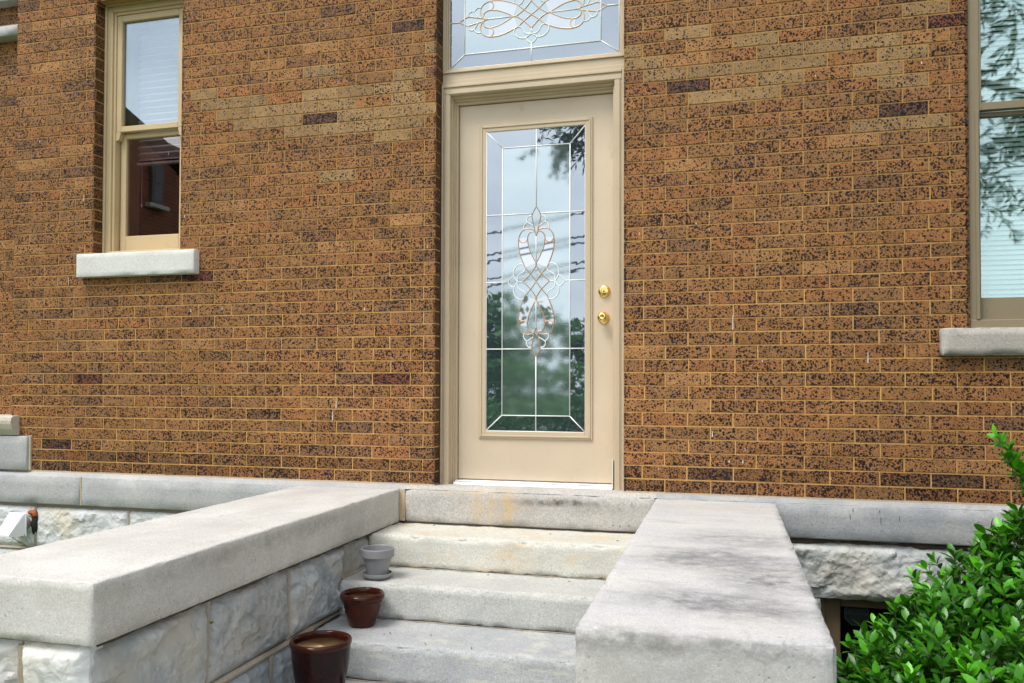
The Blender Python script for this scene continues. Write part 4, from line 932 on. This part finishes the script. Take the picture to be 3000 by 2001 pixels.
def quadleaf(mb,p,sz,tint,dirv=None,asp=.5):
    d=(dirv or Vector((random.gauss(0,1),random.gauss(0,1),random.gauss(0,.7)))).normalized(); s=d.orthogonal().normalized(); s=Matrix.Rotation(random.uniform(0,6.28),3,d)@s
    mb.add([p,p+d*sz*.5+s*sz*asp*.5,p+d*sz,p+d*sz*.5-s*sz*asp*.5],[[0,1,2,3]],0,tint=tint)
def tree(name,label,loc,h,cr,clumps,per,lsz,base,trunk=.22,group=None,cz=.62,cat='tree'):
    o=empty(name,label,cat,loc,group); rnd=random.Random(int(loc[0]*13+loc[1]*7)); cro=MB(); tk=MB()
    tk.tube([(0,0,-.1),(.05*h*.3,0,h*.3),(.0,.03*h,h*.7)],trunk,8,r1=trunk*.4)
    for i in range(clumps):
        v=Vector((rnd.gauss(0,1),rnd.gauss(0,1),rnd.gauss(0,1))).normalized()*rnd.uniform(.35,.95)
        c=Vector((v.x*cr,v.y*cr,h*cz+v.z*h*(1-cz)*.95)); r=cr*rnd.uniform(.22,.4)
        if i<10: tk.tube([(0,0,h*.35),(c.x*.5,c.y*.5,(h*.4+c.z)/2),tuple(c)],trunk*.35,5,r1=trunk*.08)
        k=rnd.uniform(.7,1.3)
        for q in range(per):
            w=Vector((rnd.gauss(0,1),rnd.gauss(0,1),rnd.gauss(0,.8))).normalized()*r*rnd.uniform(.5,1.05)
            kk=k*rnd.uniform(.75,1.25); quadleaf(cro,c+w,lsz*rnd.uniform(.7,1.3),tuple(b*kk for b in base))
    a=cro.build('crown',FAR,o); b=tk.build('trunk',BARK,o,smooth=True); return o
random.seed(5)
G='background trees across the street'
tree('street_tree','tall broad green tree across the street, straight behind the left low wall',(-11,-34,-1),6.0,4.2,46,60,.55,(.05,.15,.03),group=G)
tree('street_tree','dark round tree across the street, left of the tall broad tree',(-19,-33,-1),6.4,4.2,42,60,.55,(.035,.11,.025),group=G)
tree('street_tree','small light green tree across the street, in front of the right gap',(-3.6,-36,-1),5.2,3.2,36,60,.5,(.06,.17,.03),group=G)
tree('street_tree','large spreading tree across the street, furthest to the right',(5,-33,-1),4.2,3.4,46,60,.6,(.04,.12,.025),group=G)
tree('street_tree','bushy tree behind the right window view across the street',(14,-30,-1),3.8,3.2,46,60,.6,(.045,.13,.03),group=G)
hg=MB(); rnd=random.Random(9)
for q in range(15000):
    x=rnd.uniform(-30,12); y=-29+rnd.uniform(-.7,.7); z=-1+rnd.random()*(2.5+.5*noise.noise(Vector((x*.4,0,0)))); kk=rnd.uniform(.6,1.3)
    quadleaf(hg,Vector((x,y,z)),.34,(.075*kk,.21*kk,.04*kk))
o=hg.build('hedge',FAR); tag(o,'long clipped green hedge along the far side of the street','hedge')
GB='garden shrubs at the lawn edge'
for i,(x,y,s,lb) in enumerate(((-6.2,-14,1.15,'wide dark garden shrub at the lawn edge, nearest the neighbouring house'),(-4.3,-13.2,.8,'low garden shrub at the lawn edge, between the two wide shrubs'),(-2.4,-13.5,1.0,'round garden shrub at the lawn edge, straight out from the steps'),(0.2,-14,1.2,'tall dark garden shrub at the lawn edge, right of the path'),(3.5,-14,1.3,'broad garden shrub at the lawn edge, below the shade tree'))):
    tree('garden_shrub',lb,(x,y,-1),1.4*s,1.3*s,26,70,.14,(.055,.18,.028),trunk=.05,group=GB,cz=.5,cat='shrub')
# shade tree at the right: hanging leafy branches
sx,sy=6.2,-6.8
stt=empty('shade_tree','large shade tree with hanging leafy branches on the right of the lawn','tree',(sx,sy,-1))
cro=MB();tk=MB(); rnd=random.Random(3)
tk.tube([(0,0,-.1),(.1,.05,2.2),(-.1,.2,4.5),(0,.2,7)],.24,10,r1=.08)
def hang(c,n_,r,ls=.12):
    c=Vector(c)
    for b in range(n_):
        p=c+Vector((rnd.uniform(-r,r),rnd.uniform(-r,r),rnd.uniform(-r*.4,r*.4))); d=Vector((rnd.uniform(-1,1),rnd.uniform(-1,1),rnd.uniform(-.9,-.1))).normalized(); q=p+d*.35
        tk.tube([p,q],.004,4,r1=.002)
        for k in range(13):
            t=k/12; kk=rnd.uniform(.7,1.3)
            quadleaf(cro,p+(q-p)*t,ls*rnd.uniform(.7,1.2),(.03*kk,.07*kk,.03*kk),d+Vector((rnd.gauss(0,.7),rnd.gauss(0,.7),rnd.gauss(0,.5))),.28)
for i in range(90):
    a=rnd.uniform(0,6.28); rr=rnd.uniform(.3,3.0); z=4.1+rnd.uniform(-.6,3.2)*(1-rr/4.5)
    x,y=rr*math.cos(a),rr*math.sin(a)
    if i<16: tk.tube([(0,.1,3.2+i*.12),(x*.5,y*.5,z*.9),(x,y,z)],.06,5,r1=.012)
    hang((x,y,z),9,.5,.15)
# lower boughs mirrored in the right window
for c in ((-2.9,2.9,3.3),(-2.1,2.9,3.35),(-3.5,2.5,3.7),(-2.4,2.3,3.3),(-1.5,2.4,3.3),(-2.8,3.2,4.0),(-1.8,3.2,4.1),(-3.3,1.8,3.5),(-2.3,3.5,3.7),(-1.3,3.4,3.6),(-3.4,3.3,4.4),(-2.2,2.6,4.9),(-2.6,3.1,4.4),(-1.6,3.0,4.6),(-3.2,2.9,5.1),(-2.4,3.7,4.5),(-1.9,3.3,5.2),(-2.9,3.5,5.4),(-1.3,2.9,4.2),(-3.5,3.1,4.9),(-3.0,3.0,5.6),(-3.4,3.4,6.0),(-2.6,3.1,6.1),(-2.8,2.6,5.0),(-2.3,3.0,5.7)): hang(c,10,.36,.12)
tk.tube([(0,.1,3.6),(-1.2,1.6,4.1),(-2.6,3.2,3.7)],.05,5,r1=.01)
hang((-2.4,3.35,2.45),3,.14,.09); tk.tube([(-2.4,3.0,3.6),(-2.38,3.35,2.6)],.008,4,r1=.004)
# bough reaching left, mirrored at the top of the door
tk.tube([(0,.1,4.2),(-4.0,1.4,5.2),(-7.45,1.95,4.7)],.05,5,r1=.008)
for c in ((-7.62,1.9,4.42),(-7.5,1.9,4.55),(-7.42,1.8,4.38),(-7.35,1.9,4.62),(-7.3,1.8,4.48),(-7.2,1.9,4.7),(-7.0,1.9,4.6),(-6.7,1.8,4.9),(-6.4,1.8,4.95),(-6.0,1.7,5.0),(-5.4,1.6,5.1),(-4.6,1.5,5.2)): hang(c,6,.15,.13)
for i in range(46):
    hang((rnd.uniform(-4.0,-.4),rnd.uniform(2.4,5.6),rnd.uniform(5.2,7.2)),9,.5,.16)
tk.tube([(0,.2,4.6),(-1.5,2.4,6.0),(-3.0,4.6,6.3)],.07,6,r1=.015)
cro.build('crown',FAR,stt); tk.build('trunk',BARK,stt,smooth=True)
for i,(x,y,h,lb) in enumerate(((5.3,-1.3,6.8,'tall dark evergreen added as light blocker right of the house front, nearest the wall'),(6.0,-3.9,7.4,'tall dark evergreen added as light blocker right of the house front, second from the wall'),(7.6,-9.0,7.0,'tall dark evergreen added as light blocker right of the lawn, behind the shade tree'),(5.6,1.2,6.4,'tall dark evergreen added as light blocker beside the end wall of the house'))):  # added out of view to keep light off the right-facing sides
    o=empty('added_evergreen',lb,'tree',(x,y,-1),'evergreens added along the right side to block light'); rnd=random.Random(i+50); c_=MB(); k_=MB(); k_.tube([(0,0,-.1),(0,0,h*.9)],.14,8,r1=.03)
    for q in range(5200):
        t=rnd.random()**1.3; a=rnd.uniform(0,6.28); rr=(1-t)**.7*1.35*rnd.uniform(.65,1.05)*(1+.15*math.sin(a*3+t*9)); kk=rnd.uniform(.6,1.3)
        quadleaf(c_,Vector((rr*math.cos(a),rr*math.sin(a),.25+t*(h-.25))),.22,(.02*kk,.05*kk,.018*kk),Vector((math.cos(a),math.sin(a),rnd.uniform(-.4,.5))),.5)
    c_.build('crown',FAR,o); k_.build('trunk',BARK,o,smooth=True)
# power lines
for i,(z,y) in enumerate(((5.2,-18),(4.56,-18),(4.42,-18.2),(3.85,-18),(3.67,-18.1))):
    m=MB(); P=[]
    for k in range(41):
        x=-24+k*1.0; tt=(x+4.6)/20; P.append((x,y,z+.16*(x+4.6)+.5*tt*tt))
    m.tube(P,.028,5); o=m.build('power_line',mat_plain('cable_black',(.02,.02,.02),.6)); tag(o,['topmost power cable crossing above the lawn','second power cable from the top, above its close pair cable','third power cable from the top, just below the second','fourth power cable from the top, upper one of the low pair','lowest power cable crossing above the lawn'][i],'cable','power cables strung across the garden')
for i,x in enumerate((-24,16)):
    m=MB(); m.tube([(x,-18.1,-1.1),(x,-18.1,9)],.14,10,r1=.10); o=empty('utility_pole',['wooden utility pole near the neighbouring house','wooden utility pole beyond the shade tree'][i],'pole',(0,0,0)); m.build('pole',BARK,o); m=MB(); m.box(x-.06,x+.06,-19,-17.2,8,8.15,.01); m.build('crossarm',BARK,o)
# neighbouring brick house mirrored in the left window
nh=empty('neighbour_house','dark red brick neighbouring house with a gable and a sash window','house',(-9.05,-7,-1)); e4=(-9.05,-7,-1)
t=NT('red_brick'); bt=t.new('ShaderNodeTexBrick'); bt.inputs['Scale'].default_value=1; bt.inputs['Brick Width'].default_value=.22; bt.inputs['Row Height'].default_value=.068; bt.inputs['Mortar Size'].default_value=.005
bt.inputs['Color1'].default_value=(.22,.075,.035,1); bt.inputs['Color2'].default_value=(.15,.05,.028,1); bt.inputs['Mortar'].default_value=(.25,.14,.08,1)
sp=t.new('ShaderNodeSeparateXYZ'); t.l.new(t.co,sp.inputs[0]); cb=t.new('ShaderNodeCombineXYZ'); t.l.new(t.math('ADD',sp.outputs[0],sp.outputs[1]),cb.inputs[0]); t.l.new(sp.outputs[2],cb.inputs[1]); t.l.new(cb.outputs[0],bt.inputs[0]); t.P(col=bt.outputs[0],rough=.9); RB=t.m
m=MB(); m.box(-14,-9.05,-8.1,-3.2,-1.1,4.35); m.box(-16,-10.6,-15,-8.11,-1.1,5.3)
m.add([(-9.05,-8.1,4.35),(-9.05,-3.2,4.35),(-9.05,-6.5,4.98),(-14,-8.1,4.35),(-14,-3.2,4.35),(-14,-6.5,4.98)],[[0,1,2],[5,4,3]]); unp(m.build('brick_wall',RB,nh),e4)
m=MB(); m.add([(-8.85,-8.6,4.45),(-14.2,-8.6,4.45),(-14.2,-6.5,5.08),(-8.85,-6.5,5.08),(-8.85,-2.8,4.4),(-14.2,-2.8,4.4)],[[0,1,2,3],[3,2,5,4]]); m.box(-16.3,-10.4,-15.3,-8.62,5.31,5.45)
unp(m.build('roof',mat_plain('roof_shingle',(.06,.055,.055),.9),nh),e4)
for y,z,hw,hh in ((-7.52,3.66,.15,.72),(-5.2,.6,.45,1.7)):
    m=MB(); m.box(-9.05,-8.99,y-hw,y+hw,z,z+hh); w=unp(m.build('window',mat_plain('neighbour_frame',(.10,.085,.07),.6),nh),e4)
    m=MB(); m.box(-8.99,-8.985,y-hw+.05,y+hw-.05,z+.05,z+hh*.47); m.build('pane',mat_plain('neighbour_glass',(.05,.06,.07),.3),w)
    m=MB(); m.box(-8.99,-8.985,y-hw+.05,y+hw-.05,z+hh*.53,z+hh-.05); m.build('pane',bpy.data.materials['neighbour_glass'],w)
    m=MB(); m.box(-9.05,-8.93,y-hw-.1,y+hw+.1,z-.08,z,.01); m.build('sill',BAND,w)

for o in bpy.data.objects:
    if o.name.split('.')[0] in ('joint_shade_grime','paint_drips','paint_specks','joint_crumbs','chipped_spots'): o['kind']='stuff'
